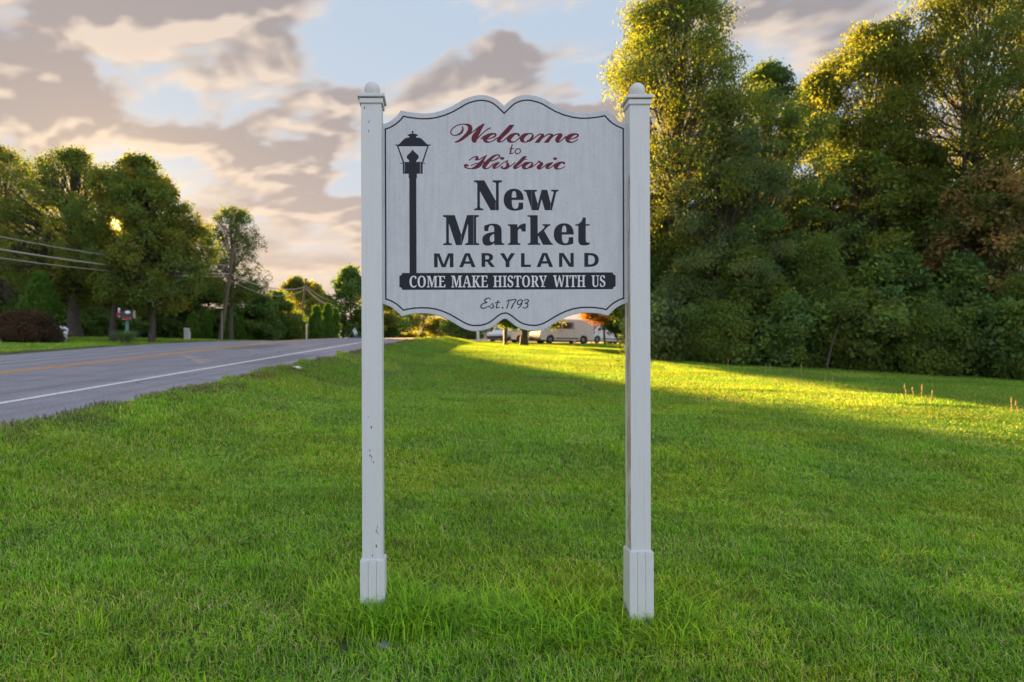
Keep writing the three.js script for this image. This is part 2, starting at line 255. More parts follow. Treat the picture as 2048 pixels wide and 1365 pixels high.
    poly(R2([[880, 1072], [1000, 1052], [930, 1130], [868, 1190], [866, 1225], [820, 1232], [788, 1205], [785, 1170], [830, 1110]]).map((p) => p.slice(0, 2)));
    brush(R2([[830, 1216, 34], [900, 1203, 26], [980, 1142, 24], [1040, 1100, 24]])); dot(1030 + 1675, 970, 50, 34);
    brush(R2([[1248, 1092, 50], [1256, 1078, 48], [1220, 1062, 38], [1155, 1076, 60], [1085, 1122, 98], [1046, 1170, 100], [1066, 1212, 62], [1125, 1226, 28], [1200, 1208, 24], [1272, 1167, 20]]));
    // heavy serif lettering
    pen(880, 355, 9.4125); g.fillStyle = ink;
    const R4 = (pts) => pts.map(([x, y]) => [x + 1412, y]);
    const path = (s) => g.fill(new Path2D(s), 'evenodd');
    poly([[665, 58], [858, 58], [1074, 445], [1078, 445], [1078, 130], [1070, 105], [1050, 97], [1018, 97], [1018, 58], [1190, 58], [1190, 97], [1158, 97], [1138, 107], [1130, 130], [1130, 622], [975, 622], [778, 265], [775, 265], [775, 555], [785, 580], [805, 588], [838, 590], [838, 622], [668, 622], [668, 590], [698, 588], [717, 580], [725, 555], [725, 130], [717, 105], [700, 95], [665, 90]]);
    const e = 'M1600,430 C1600,290 1530,218 1415,218 C1290,218 1222,310 1222,425 C1222,550 1300,632 1430,632 C1490,632 1540,620 1590,600 L1590,480 L1505,480 C1505,560 1490,595 1440,595 C1390,595 1375,540 1375,430 Z M1375,385 L1460,385 C1465,300 1450,262 1420,262 C1385,262 1375,310 1375,385Z';
    path(e); g.save(); g.translate(942, 654); path(e); g.restore();
    poly(R4([[190, 240], [440, 240], [440, 268], [405, 273], [396, 290], [398, 310], [452, 500], [458, 500], [525, 240], [632, 240], [694, 490], [702, 490], [750, 300], [748, 280], [735, 270], [705, 268], [705, 240], [845, 240], [845, 268], [815, 272], [800, 290], [720, 625], [585, 625], [528, 425], [522, 425], [470, 625], [340, 625], [238, 295], [225, 273], [190, 265]]));
    poly([[78, 712], [300, 712], [420, 1075], [428, 1075], [530, 712], [752, 712], [752, 745], [722, 748], [707, 757], [702, 780], [702, 1205], [707, 1232], [722, 1243], [760, 1246], [760, 1277], [495, 1277], [495, 1246], [530, 1242], [545, 1230], [550, 1210], [550, 880], [546, 880], [432, 1277], [320, 1277], [191, 875], [188, 875], [188, 1205], [195, 1232], [210, 1243], [245, 1246], [245, 1277], [82, 1277], [82, 1246], [118, 1243], [132, 1232], [138, 1205], [138, 780], [132, 757], [118, 748], [78, 745]]);
    path('M855,1015 L855,915 C920,885 980,875 1020,875 C1130,875 1182,925 1182,1010 L1182,1200 C1185,1240 1200,1248 1232,1248 L1232,1277 L1045,1277 L1045,1245 C1000,1275 960,1290 915,1290 C850,1290 818,1245 818,1180 C818,1090 890,1045 1042,1030 L1042,985 C1042,930 1025,908 990,908 C945,908 930,950 935,1015 Z M1042,1070 C990,1085 960,1110 960,1165 C960,1205 975,1222 1000,1222 C1020,1222 1035,1210 1042,1195 Z');
    path('M1298,888 L1478,888 L1485,950 C1530,890 1580,872 1637,872 L1637,1025 L1562,1025 C1560,985 1540,968 1520,970 C1495,980 1487,1010 1487,1040 L1487,1205 C1488,1240 1500,1248 1535,1250 L1535,1277 L1300,1277 L1300,1250 C1330,1248 1345,1240 1345,1205 L1345,960 C1345,925 1335,914 1298,912 Z');
    poly(R4([[258, 718], [450, 718], [450, 1065], [575, 955], [580, 930], [570, 916], [540, 915], [540, 888], [688, 888], [688, 915], [660, 920], [640, 935], [570, 1010], [700, 1235], [715, 1247], [733, 1250], [733, 1277], [550, 1277], [458, 1095], [455, 1210], [460, 1238], [475, 1248], [498, 1250], [498, 1277], [262, 1277], [262, 1250], [295, 1247], [308, 1236], [312, 1210], [312, 785], [306, 757], [292, 747], [258, 745]]));
    g.save(); g.translate(1412, 0); path('M1300,765 L1355,765 L1355,890 L1430,890 L1430,918 L1355,918 L1355,1190 C1355,1235 1380,1240 1430,1235 L1428,1272 C1390,1285 1350,1290 1310,1290 C1240,1290 1215,1250 1215,1180 L1215,918 L1158,918 L1158,895 C1240,890 1290,840 1300,765 Z'); g.restore();
    // lettering set in type, each word or letter fitted to its own box (picture points)
    const fit = (text, font, x0, x1, y0, y1, fatten = 0) => {
      g.setTransform(1, 0, 0, 1, 0, 0); g.font = font; g.textBaseline = 'alphabetic'; g.textAlign = 'left';
      const m = g.measureText(text), l = m.actualBoundingBoxLeft, w = l + m.actualBoundingBoxRight, a = m.actualBoundingBoxAscent, h = a + m.actualBoundingBoxDescent;
      const kx = (x1 - x0) * S / w, ky = (y1 - y0) * S / h;
      g.setTransform(kx, 0, 0, ky, (x0 - OX) * S + l * kx, (y0 - OY) * S + a * ky); g.fillText(text, 0, 0);
      if (fatten) { g.lineWidth = fatten; g.strokeStyle = g.fillStyle; g.stroke; g.strokeText(text, 0, 0); }
      g.setTransform(1, 0, 0, 1, 0, 0);
    };
    const R5x = (x) => 860 + x / 5.389, R5y = (y) => 500 + y / 5.389;
    g.fillStyle = ink;
    [['M', 55, 265], ['A', 325, 505], ['R', 567, 712], ['Y', 765, 930], ['L', 993, 1100], ['A', 1160, 1340], ['N', 1403, 1562], ['D', 1675, 1832]].forEach(([t, a, b]) => fit(t, 'bold 200px sans-serif', R5x(a), R5x(b), R5y(38), R5y(188)));
    // dark band with scooped corners
    g.setTransform(S, 0, 0, S, -OX * S, -OY * S);
    g.beginPath(); g.moveTo(806.5, 546.2); g.lineTo(1227.5, 546.2); g.arc(1233.4, 546.2, 5.6, Math.PI, Math.PI / 2, true); g.lineTo(1233.4, 574); g.arc(1233.4, 579.9, 5.6, -Math.PI / 2, Math.PI, true); g.lineTo(806.5, 579.9); g.arc(800.6, 579.9, 5.6, 0, -Math.PI / 2, true); g.lineTo(800.6, 552); g.arc(800.6, 546.2, 5.6, Math.PI / 2, 0, true); g.closePath(); g.fill();
    g.fillStyle = 'rgb(222,224,228)';
    const z1 = (z) => 700 + z / 2.437;
    [['COME', 295, 470], ['MAKE', 498, 677], ['HISTORY', 703, 965], ['WITH', 995, 1153], ['US', 1182, 1250]].forEach(([t, a, b]) => fit(t, 'bold 200px serif', z1(a), z1(b), 551.6, 575.2));
    // Est. 1793
    pen(860, 500, 5.389); g.fillStyle = ink;
    const fine = (pts) => { const q = new THREE.CatmullRomCurve3(pts.map((p) => new THREE.Vector3(...p)), false, 'centripetal').getPoints(60); q.forEach((p) => { g.beginPath(); g.arc(p.x, p.y, p.z / 2, 0, 7); g.fill(); }); };
    fine([[663, 537, 9], [648, 522, 9], [612, 531, 12], [599, 554, 13], [626, 570, 9]]); fine([[622, 572, 9], [586, 580, 11], [560, 605, 13], [564, 627, 12], [602, 629, 11], [645, 606, 8]]);
    fine([[645, 620, 7], [685, 580, 8], [690, 600, 12], [693, 621, 13], [672, 631, 10], [657, 624, 9]]); fine([[745, 550, 11], [730, 598, 12], [727, 627, 12], [757, 622, 8]]); fine([[714, 573, 9], [766, 568, 9]]); dot(792, 627, 10);
    fine([[833, 562, 7], [864, 541, 9], [852, 585, 12], [838, 632, 12]]); fine([[878, 546, 12], [938, 540, 11], [910, 585, 12], [888, 632, 13]]);
    fine([[1005, 548, 11], [985, 542, 11], [958, 558, 12], [953, 582, 12], [972, 594, 11], [996, 576, 11], [1006, 550, 11], [994, 596, 12], [962, 632, 11]]); fine([[1023, 550, 9], [1052, 539, 10], [1073, 550, 12], [1056, 573, 11], [1036, 580, 9], [1064, 588, 12], [1060, 618, 12], [1032, 632, 10], [1010, 625, 9]]);
    // street lamp silhouette
    pen(780, 250, 12.41); g.fillStyle = ink;
    dot(598, 172, 26, 24); g.fillRect(588, 180, 20, 40);
    path('M470,270 C480,225 540,212 600,212 C660,212 720,225 732,265 C720,280 690,268 680,290 C685,308 700,312 740,316 C800,322 840,360 880,400 C910,435 940,470 990,490 L1048,484 C1048,505 1030,515 1000,520 L985,530 L225,528 L205,512 C170,508 150,500 148,488 L240,482 C270,470 310,420 350,380 C390,340 430,312 500,310 C525,308 520,285 510,278 C495,270 480,280 470,270 Z');
    poly([[200, 505], [238, 515], [385, 925], [350, 930]]); poly([[998, 505], [960, 520], [825, 925], [860, 930]]);
    path('M590,605 C640,690 745,720 745,795 C745,840 690,870 685,890 L690,925 L508,925 C512,880 500,870 470,845 C445,820 440,780 470,745 C510,705 555,690 590,605 Z');
    g.fillRect(350, 918, 494, 292); g.beginPath(); g.ellipse(320, 948, 34, 12, 0, 0, 7); g.fill(); g.beginPath(); g.ellipse(874, 952, 34, 12, 0, 0, 7); g.fill();
    g.fillRect(495, 1205, 205, 112); g.fillRect(510, 1300, 174, 2380);
    g.fillStyle = 'rgba(170,165,178,0.75)'; g.fillRect(386, 925, 20, 210); g.fillRect(372, 1120, 14, 85); g.fillRect(775, 930, 24, 275);
    // runs where the dark vinyl has cracked
    pen(880, 355, 9.4125); g.fillStyle = 'rgba(176,160,176,0.6)';
    g.fillRect(1064, 470, 14, 145); g.fillRect(414, 1085, 12, 170); g.fillStyle = 'rgba(186,184,200,0.55)'; g.fillRect(648, 722, 14, 540); g.fillRect(1412 + 335, 260, 8, 330); g.fillRect(1412 + 690, 500, 10, 110); g.fillRect(1412 + 450, 510, 8, 60);
    g.setTransform(S, 0, 0, S, -OX * S, -OY * S); g.fillStyle = 'rgba(196,170,176,0.6)'; [[855, 4], [879, 6], [870, 4], [930, 3]].forEach(([x, h]) => g.fillRect(x, 546, 0.5, h)); g.fillStyle = 'rgba(16,18,26,0.8)'; [1071, 1089, 1104, 1131, 1156, 1182, 1208].forEach((x) => g.fillRect(x, 546.3, 0.5, 33.4));
    g.setTransform(1, 0, 0, 1, 0, 0);
  });
  const shape = new THREE.Shape(outline.map(([x, y]) => new THREE.Vector2(bx(x), by(y))));
  const bg = new THREE.ExtrudeGeometry(shape, { depth: 0.017, bevelEnabled: true, bevelSize: 0.0015, bevelThickness: 0.0015, bevelSegments: 1, curveSegments: 2 });
  const P = bg.attributes.position, UV = bg.attributes.uv;
  for (let i = 0; i < P.count; i++) { const px = CX + P.getX(i) * FOCAL / BD, py = CY - (P.getY(i) - EYE) * FOCAL / BD; UV.setXY(i, (px - OX) * S / CW, 1 - (py - OY) * S / CH); }
  bg.translate(0, 0, SD - BD - 0.0185);
  const edgePaint = std(0.62, 0.62, 0.63, 0.6);
  const facePaint = new THREE.MeshPhysicalMaterial({ map: colorTex(art), roughness: 0.7 });
  const board = part('sign_board', bg, [facePaint, edgePaint], root);
  board.userData.label = 'weathered white board lettered Welcome to Historic New Market Maryland with a street lamp';

  // posts
  const postArt = (seed, chips, algae) => colorTex(canvas(128, 2048, (g, w, h) => {
    const r = rng(seed); g.fillStyle = 'rgb(214,215,218)'; g.fillRect(0, 0, w, h);
    for (let i = 0; i < 1500; i++) { g.fillStyle = r() < 0.55 ? `rgba(184,182,182,${r() * 0.07})` : `rgba(226,228,230,${r() * 0.08})`; g.fillRect(r() * w, r() * h, 1 + r() * 4, 10 + r() * 120); }
    for (let i = 0; i < 2400; i++) { g.fillStyle = `rgba(130,126,126,${r() * 0.28})`; g.fillRect(r() * w, r() * h, 1 + r() * 1.5, 1 + r() * 3); }
    for (let k = 0; k < 26; k++) { let x = r() * w, y = r() * h; g.strokeStyle = `rgba(120,114,108,${0.12 + r() * 0.25})`; g.lineWidth = 0.6 + r(); g.beginPath(); g.moveTo(x, y); for (let i = 0; i < 14; i++) { x += (r() - 0.5) * 2.4; y += 6 + r() * 16; g.lineTo(x, y); } g.stroke(); }
    if (chips) { g.fillStyle = 'rgba(38,34,34,0.95)'; for (const [x, y, n, s] of [[70, 1890, 16, 14], [60, 1210, 3, 14], [62, 1340, 5, 10], [74, 1700, 3, 10], [66, 2000, 3, 8], [90, 1620, 3, 6], [40, 60, 4, 20]]) for (let k = 0; k < n; k++) { g.beginPath(); g.ellipse(x + (r() - 0.5) * s * 3, y + (r() - 0.5) * s * 5, 1 + r() * 2.6, 1.5 + r() * 5, 0, 0, 7); g.fill(); } g.fillStyle = 'rgba(150,148,152,0.6)'; g.fillRect(52, 1770, 70, 16); g.fillRect(90, 1778, 36, 20); }
    if (algae) for (let i = 0; i < 5200; i++) { const y = 250 + r() * 1800, x = w * (0.25 + 0.75 * r()); if (fbm(x / 18 + 3, y / 150, 4) > -0.02 - 0.1 * r()) { g.fillStyle = `rgba(${130 + r() * 40},${112 + r() * 30},${78 + r() * 30},${0.10 + r() * 0.22})`; g.fillRect(x, y, 2 + r() * 8, 6 + r() * 34); } }
  }));
  const clean = new THREE.MeshStandardMaterial({ map: postArt(5, false, false), roughness: 0.5 }), chipped = new THREE.MeshStandardMaterial({ map: postArt(6, true, false), roughness: 0.5 }), mossy = new THREE.MeshStandardMaterial({ map: postArt(8, false, true), roughness: 0.65 });
  const ballTex = (stain) => colorTex(canvas(512, 256, (g, w, h) => { const r = rng(stain ? 21 : 22); g.fillStyle = 'rgb(214,213,214)'; g.fillRect(0, 0, w, h); for (let i = 0; i < 500; i++) { g.fillStyle = `rgba(160,156,160,${r() * 0.25})`; g.fillRect(r() * w, r() * h, 1 + r() * 3, 4 + r() * 30); } if (stain) for (let i = 0; i < 170; i++) { const x = (0.62 + 0.26 * r()) * w, y = h * (0.42 + 0.38 * r()); g.fillStyle = `rgba(${70 + r() * 50},${44 + r() * 30},${36 + r() * 24},${0.2 + r() * 0.45})`; g.fillRect(x, y, 1 + r() * 4, 4 + r() * 26); } }));
  const capPaint = new THREE.MeshStandardMaterial({ map: clean.map, roughness: 0.55 }), mx = (px) => (px - CX) / 400.3, my = (py) => EYE + (CY - py) / 400.3;
  const groove = std(0.2, 0.2, 0.19, 0.9);
  for (const [x0, x1, capY, skirtY, ballStain, mats] of [[724.8, 765.6, 205, 1122, false, [clean, clean, clean, clean, chipped, clean]], [1263, 1302.6, 209, 1106, true, [clean, mossy, clean, clean, clean, clean]]]) {
    const w = (x1 - x0) / 400.3, cx = (mx(x0) + mx(x1)) / 2, gy = groundY(cx, SD + 0.05) - 0.12, ty = my(capY) - 0.004, d = 0.1;
    const post = part('post', box(w, ty - gy, d, 0, 0, -d / 2), mats, root); post.position.set(cx, (ty + gy) / 2, 0);
    const rel = (y) => y - (ty + gy) / 2, cw = w * 1.16, cd = d * 1.16, cap = ty;
    part('cap_moulding', rbox(cw, 0.026, cd, 0.004, 0, rel(cap) + 0.013, -d / 2), capPaint, post);
    part('cap_plate', rbox(w * 1.34, 0.018, d * 1.34, 0.004, 0, rel(cap) + 0.0385, -d / 2), capPaint, post);
    const r = 0.04, ball = part('ball_finial', new THREE.SphereGeometry(r, 40, 28).rotateY(0), new THREE.MeshStandardMaterial({ map: ballTex(ballStain), roughness: 0.6 }), post); ball.position.set(0, rel(cap) + 0.05 + r * 0.95, -d / 2);
    part('finial_neck', new THREE.CylinderGeometry(0.016, 0.02, 0.016, 20).translate(0, rel(cap) + 0.054, -d / 2), capPaint, post);
    // skirt: three narrow boards on each face
    const sy = my(skirtY), bw = (w + 0.022) / 3, th = 0.011, hh = sy - gy;
    for (let k = -1; k <= 1; k++) for (const [rx, rz, turn] of [[k * bw, th / 2, 0], [k * bw, -d - th / 2, 0], [-(w + th) / 2, -d / 2 + k * d / 3, 1], [(w + th) / 2, -d / 2 + k * d / 3, 1]]) {
      const b = part('skirt_board', turn ? rbox(th, hh, d / 3 - 0.0012, 0.001) : rbox(bw - 0.0012, hh, th, 0.001), clean, post); b.position.set(rx, rel((sy + gy) / 2) + (k ? 0 : -0.0006), rz);
    }
    part('caulk_bead', rbox(w + 0.014, 0.008, d + 0.014, 0.003, 0, rel(sy) + 0.003, -d / 2), capPaint, post);
  }
  // small angle brackets under the board, against the posts
  const steel = std(0.12, 0.1, 0.09, 0.6, { metalness: 0.6 });
  for (const [px, s] of [[767.5, 1], [1254.5, -1]]) for (const py of [613, 246]) part('angle_bracket', merge([box(0.003, 0.03, 0.012, mx(px), my(py), -0.06), box(0.02, 0.003, 0.012, mx(px) + s * 0.009, my(py) + 0.015, -0.06)]), steel, root);
  root.rotation.z = 0.003;
}
// ------------------------------------------------------------------ leaves, twigs and trees
function sprig(seed, n, radius, len, wide, { droop = 0.2, upright = 0, tint = 0.35, warm = 0.12 } = {}) {   // one leafy twig: n folded leaves on a short stem
  const r = rng(seed), pos = [], col = [], q = new THREE.Quaternion(), e = new THREE.Euler(), v = new THREE.Vector3();
  for (let i = 0; i < n; i++) {
    const t = (i + 0.5) / n, side = i % 2 ? 1 : -1, c = [(t - 0.5) * 2 * radius * (0.8 + 0.3 * r()), (r() - 0.5) * radius * 0.9 - droop * radius * Math.abs(t - 0.5), side * radius * (0.12 + 0.45 * r())];
    e.set((r() - 0.5) * 1.6 - upright, side * (0.9 + r() * 0.9), (r() - 0.6) * 1.4 - droop); q.setFromEuler(e);
    const L = len * (0.65 + 0.7 * r()), W = wide * (0.7 + 0.6 * r()), f = 0.12 * L;
    const K = [[0, 0, 0], [L * 0.45, f, W / 2], [L, -f * 0.8, 0], [L * 0.45, f, -W / 2]].map((p) => v.set(...p).applyQuaternion(q).toArray().map((x, k) => x + c[k]));
    const b = 1 - tint / 2 + tint * r(), y = warm * (r() * 2 - 1);
    for (const k of [0, 1, 2, 0, 2, 3]) { pos.push(...K[k]); col.push(b * (1 + y), b, b * (1 - y)); }
  }
  const g = new THREE.BufferGeometry();
  g.setAttribute('position', new THREE.Float32BufferAttribute(pos, 3)); g.setAttribute('color', new THREE.Float32BufferAttribute(col, 3)); g.computeVertexNormals();
  return g;
}
const LEAF = {
  broad: [1, 2, 3].map((k) => sprig(100 + k, 16, 0.30, 0.115, 0.085)),
  locust: [1, 2, 3].map((k) => sprig(200 + k, 22, 0.34, 0.085, 0.035, { droop: 0.7 })),
  coarse: [1, 2].map((k) => sprig(300 + k, 14, 0.5, 0.22, 0.16)),
  scale: [1, 2].map((k) => sprig(400 + k, 18, 0.16, 0.11, 0.035, { upright: 1.1, droop: -0.6 })),
  small: [1, 2].map((k) => sprig(500 + k, 18, 0.2, 0.06, 0.04)),
};
const barkTex = noiseTex(256, (u, v) => { const a = fbm(u * 24, v * 5, 4), b = fbm(u * 60, v * 30, 2); const k = 0.30 + 0.22 * a + 0.12 * b; return [k * 1.08, k, k * 0.9]; });
const BARK = new THREE.MeshStandardMaterial({ map: barkTex, roughness: 0.95, bumpMap: barkTex, bumpScale: 0.03 });
const PROFILE = {
  round: (t) => Math.sqrt(Math.max(0, 1 - (2 * t - 1) ** 2)), egg: (t) => Math.sin(Math.PI * Math.pow(t, 0.75)) ** 0.7, cone: (t) => 1.02 - t, column: (t) => 0.85 * Math.pow(Math.sin(Math.PI * (0.06 + 0.94 * t)), 0.35) * (1 - 0.35 * t),
  vase: (t) => Math.sin(Math.PI * Math.pow(t, 1.4)) ** 0.6 * 0.95 + 0.1, shrub: (t) => Math.sqrt(Math.max(0, 1 - t * t)), bullet: (t) => Math.pow(Math.max(0, 1 - Math.pow(t, 1.7)), 0.8),
};
const skip = [];                                        // gaps in crowns: [point, direction, radius]
let treeSeed = 1000;
const inGap = (w, k) => skip.some(([pt, dir, rad]) => w.clone().sub(pt).cross(dir).length() < rad * k * (-w.z / 31));
function tree(name, label, category, o, group) {
  const r = rng(o.seed ?? treeSeed++), base = o.pos ?? at(o.px, o.d), root = thing(name, label, category, base, 0, group);
  const H = o.h, cb = (o.base ?? 0.3) * H, R = o.rx, prof = PROFILE[o.shape ?? 'round'], K = o.clumps ?? 40, M = o.per ?? 30, CR = (o.clumpR ?? 0.24) * R, flat = o.flat ?? 0.65, lean = o.lean ?? [0, 0];
  const axis = (y) => { const t = y / H; return [lean[0] * t * t * H + 0.02 * H * noise2(t * 2.5 + base[0], 1.3), y, lean[1] * t * t * H + 0.02 * H * noise2(t * 2.5, base[2])]; };
  const wood = [], tr = o.trunk ?? H * 0.016, topY = o.topY ?? (o.shape === 'cone' ? H * 0.95 : H * 0.8), stems = o.stems ?? 1;
  for (let s = 0; s < stems; s++) { const off = s ? [(r() - 0.5) * R * 0.9, (r() - 0.5) * R * 0.9] : [0, 0]; wood.push(tube(Array.from({ length: 9 }, (_, i) => { const y = (i / 8) * topY - (i ? 0 : 0.25), a = axis(y), t = i / 8; return [a[0] + off[0] * (0.3 + t), a[1], a[2] + off[1] * (0.3 + t)]; }), tr * (i => i ? 0.75 : 1)(s), tr * 0.22, 8)); }
  if (!o.noFlare && tr > 0.1) wood.push(tube([[0, -0.25, 0], [0, 0.12, 0], [0, 0.55, 0]], tr * 1.55, tr * 0.98, 9));
  const clusters = [];
  for (let k = 0; k < K; k++) {
    const t = clamp(o.low ? Math.pow(r(), o.low) : r(), 0.02, 0.985), y = cb + t * (H - cb), a = r() * Math.PI * 2, lobe = 0.72 + 0.5 * (0.5 + 0.5 * noise2(Math.cos(a) * 1.4 + base[0], Math.sin(a) * 1.4 + t * 3 + base[2])), rr = lobe * R * prof(t) * (o.shell ? mix(o.shell, 1, Math.sqrt(r())) : Math.sqrt(0.12 + 0.88 * r())), ax = axis(y);
    const c = [ax[0] + Math.cos(a) * rr, y, ax[2] + Math.sin(a) * rr], cr = CR * (0.6 + 0.8 * r()) * (0.55 + 0.45 * prof(t));
    if (!o.noLimbs) {
      const y0 = mix(cb * 0.85, y, 0.5 + 0.38 * r()), s = axis(Math.min(y0, topY)), lr = clamp(tr * (0.16 + 0.3 * r()) * (1 - 0.5 * t), 0.012, 0.2);
      const mid = [mix(s[0], c[0], 0.5) + (r() - 0.5) * 0.2, mix(y0, y, 0.42) + (r() - 0.3) * 0.15 * R, mix(s[2], c[2], 0.5) + (r() - 0.5) * 0.2];
      const W0 = (p) => new THREE.Vector3(p[0] + base[0], p[1] + base[1], p[2] + base[2]), near = skip.length && [s, mid, c].some((p, i, l) => [0, 0.33, 0.66].some((q) => { const n = l[Math.min(i + 1, 2)]; return inGap(W0([mix(p[0], n[0], q), mix(p[1], n[1], q), mix(p[2], n[2], q)]), 0.7); }));
      if (!near) wood.push(tube([s, [mix(s[0], mid[0], 0.5), mix(s[1], mid[1], 0.42), mix(s[2], mid[2], 0.5)], mid, c], lr, 0.008, 5));
      for (let w = 0; w < (near ? 0 : o.twigs ?? 3); w++) wood.push(tube([mid, [mix(mid[0], c[0], 0.6) + (r() - 0.5) * cr, mix(mid[1], c[1], 0.6) + (r() - 0.4) * cr, mix(mid[2], c[2], 0.6) + (r() - 0.5) * cr], [c[0] + (r() - 0.5) * 2 * cr, c[1] + (r() - 0.3) * 1.4 * cr, c[2] + (r() - 0.5) * 2 * cr]], lr * 0.4, 0.004, 4));
    }
    const hue = r();
    for (let j = 0; j < M; j++) {
      const q = Math.cbrt(r()), th = r() * 6.283, ph = Math.acos(2 * r() - 1);
      const p = [c[0] + cr * q * Math.sin(ph) * Math.cos(th), c[1] + cr * flat * q * Math.cos(ph), c[2] + cr * q * Math.sin(ph) * Math.sin(th)];
      if (p[1] < 0.06) continue;
      if (skip.length) { const w = new THREE.Vector3(p[0] + base[0], p[1] + base[1], p[2] + base[2]); if (inGap(w, 0.45 + 0.85 * r())) continue; }
      clusters.push([p, hue]);
    }
  }
  if (wood.length) part('trunk', merge(wood), o.bark ?? BARK, root);
  const kinds = LEAF[o.leaf ?? 'broad'], mats = o.mat, dummy = new THREE.Object3D(), col = new THREE.Color(), tints = o.tints ?? [[1, 1, 1], [0.8, 0.95, 0.8], [1.15, 1.05, 0.8]], S = o.size ?? 1;
  const crown = new THREE.Group(); crown.name = 'crown'; crown.userData.kind = 'stuff'; root.add(crown);
  kinds.forEach((geo, gi) => {
    const mine = clusters.filter((_, i) => i % kinds.length === gi); if (!mine.length) return;
    const im = shade(new THREE.InstancedMesh(geo, mats, mine.length)); im.name = 'leaves'; im.userData.kind = 'stuff';
    mine.forEach(([p, hue], i) => {
      dummy.position.set(...p); dummy.rotation.set((r() - 0.5) * (o.tilt ?? 1.4), r() * 6.283, (r() - 0.5) * (o.tilt ?? 1.4)); dummy.scale.setScalar(S * (0.75 + 0.5 * r())); dummy.updateMatrix(); im.setMatrixAt(i, dummy.matrix);
      const tt = tints[Math.floor(clamp(hue * 0.75 + r() * 0.25, 0, 0.999) * tints.length)], b = 0.85 + 0.3 * r(); im.setColorAt(i, col.setRGB(tt[0] * b, tt[1] * b, tt[2] * b));
    });
    crown.add(im);
  });
  return root;
}
const GREEN = leafMat(0.15, 0.215, 0.032, 0.5), BLUEGREEN = leafMat(0.12, 0.205, 0.045, 0.4), GREY = leafMat(0.16, 0.22, 0.08, 0.4), LIME = leafMat(0.21, 0.23, 0.035, 0.55), YEW = leafMat(0.10, 0.20, 0.022, 0.3), PLUM = leafMat(0.085, 0.062, 0.036, 0.3), RUST = leafMat(0.44, 0.2, 0.02, 0.55);
const T_AUTUMN = [[1, 1, 1], [0.85, 1, 0.8], [1.2, 1.1, 0.8], [1.5, 1.2, 0.7], [1.75, 1.0, 0.6]], T_LOCUST = [[1, 1, 1], [1.12, 1.1, 0.9], [1.35, 1.2, 0.8], [0.8, 0.95, 0.9]];

// the gap in the maple through which the low sun shows
skip.push([new THREE.Vector3(0, EYE, 0), SUN.clone(), 0.46]);
skip.push([new THREE.Vector3(0, EYE, 0), new THREE.Vector3(243 - CX, CY - 462, -FOCAL).normalize(), 0.3]);

// left of the road
tree('maple_tree', 'broad old maple with low spreading limbs behind the plum coloured bush', 'tree', { px: 150, d: 36, h: 9.7, base: 0.2, rx: 4.6, shape: 'egg', clumps: 250, per: 12, clumpR: 0.18, trunk: 0.36, mat: GREEN, tints: T_AUTUMN.slice(0, 4) }, 'trees across the road');
tree('maple_tree', 'round maple with russet tinted leaves and the low sun shining through it', 'tree', { px: 303, d: 31, h: 7.4, base: 0.2, rx: 3.1, shape: 'egg', clumps: 200, per: 13, clumpR: 0.18, trunk: 0.13, mat: GREEN, tints: T_AUTUMN }, 'trees across the road');
tree('maple_tree', 'smaller maple on a leaning trunk just behind the black mailbox', 'tree', { px: 226, d: 31.5, h: 8.5, base: 0.24, rx: 3.0, shape: 'egg', clumps: 150, per: 13, clumpR: 0.19, trunk: 0.15, lean: [0.13, 0], mat: GREEN, tints: T_AUTUMN }, 'trees across the road');
tree('shade_tree', 'leafy tree at the edge of the yard behind the cone shaped evergreen', 'tree', { px: 10, d: 42, h: 11.6, base: 0.12, rx: 5, shape: 'egg', clumps: 230, per: 11, clumpR: 0.18, trunk: 0.3, mat: GREEN, tints: T_AUTUMN.slice(0, 4) }, 'trees across the road');
tree('ash_tree', 'airy round crowned tree standing behind the leaning utility pole', 'tree', { px: 462, d: 50, h: 9.9, base: 0.3, rx: 2.75, shape: 'egg', clumps: 120, per: 9, clumpR: 0.3, trunk: 0.17, mat: GREEN, twigs: 3, tints: T_AUTUMN.slice(0, 3), leaf: 'broad' }, 'trees across the road');
for (const [px, d, h, rx, m, label] of [
  [-120, 46, 10, 4.5, GREEN, 'tree at the far end of the yard beyond the stone urn'], [90, 52, 7, 4.2, BLUEGREEN, 'bushy tree behind the trunk of the old maple'], [210, 54, 6.6, 4, BLUEGREEN, 'bushy tree behind the leaning maple trunk'], [330, 56, 6.4, 4, BLUEGREEN, 'bushy tree behind the russet maple'], [415, 58, 5.4, 3, BLUEGREEN, 'low bushy tree behind the grey pedestal'], [500, 58, 4.9, 2.6, BLUEGREEN, 'low bushy tree behind the clipped evergreen row'], [545, 62, 4.3, 2.4, GREEN, 'low green tree behind the end of the evergreen row']])
  tree('yard_tree', label, 'tree', { px, d, h, rx, base: 0.04, shape: 'shrub', clumps: 60, per: 30, clumpR: 0.28, mat: m, leaf: 'coarse', trunk: 0.14, twigs: 1, size: 0.8 }, 'trees closing off the yard');
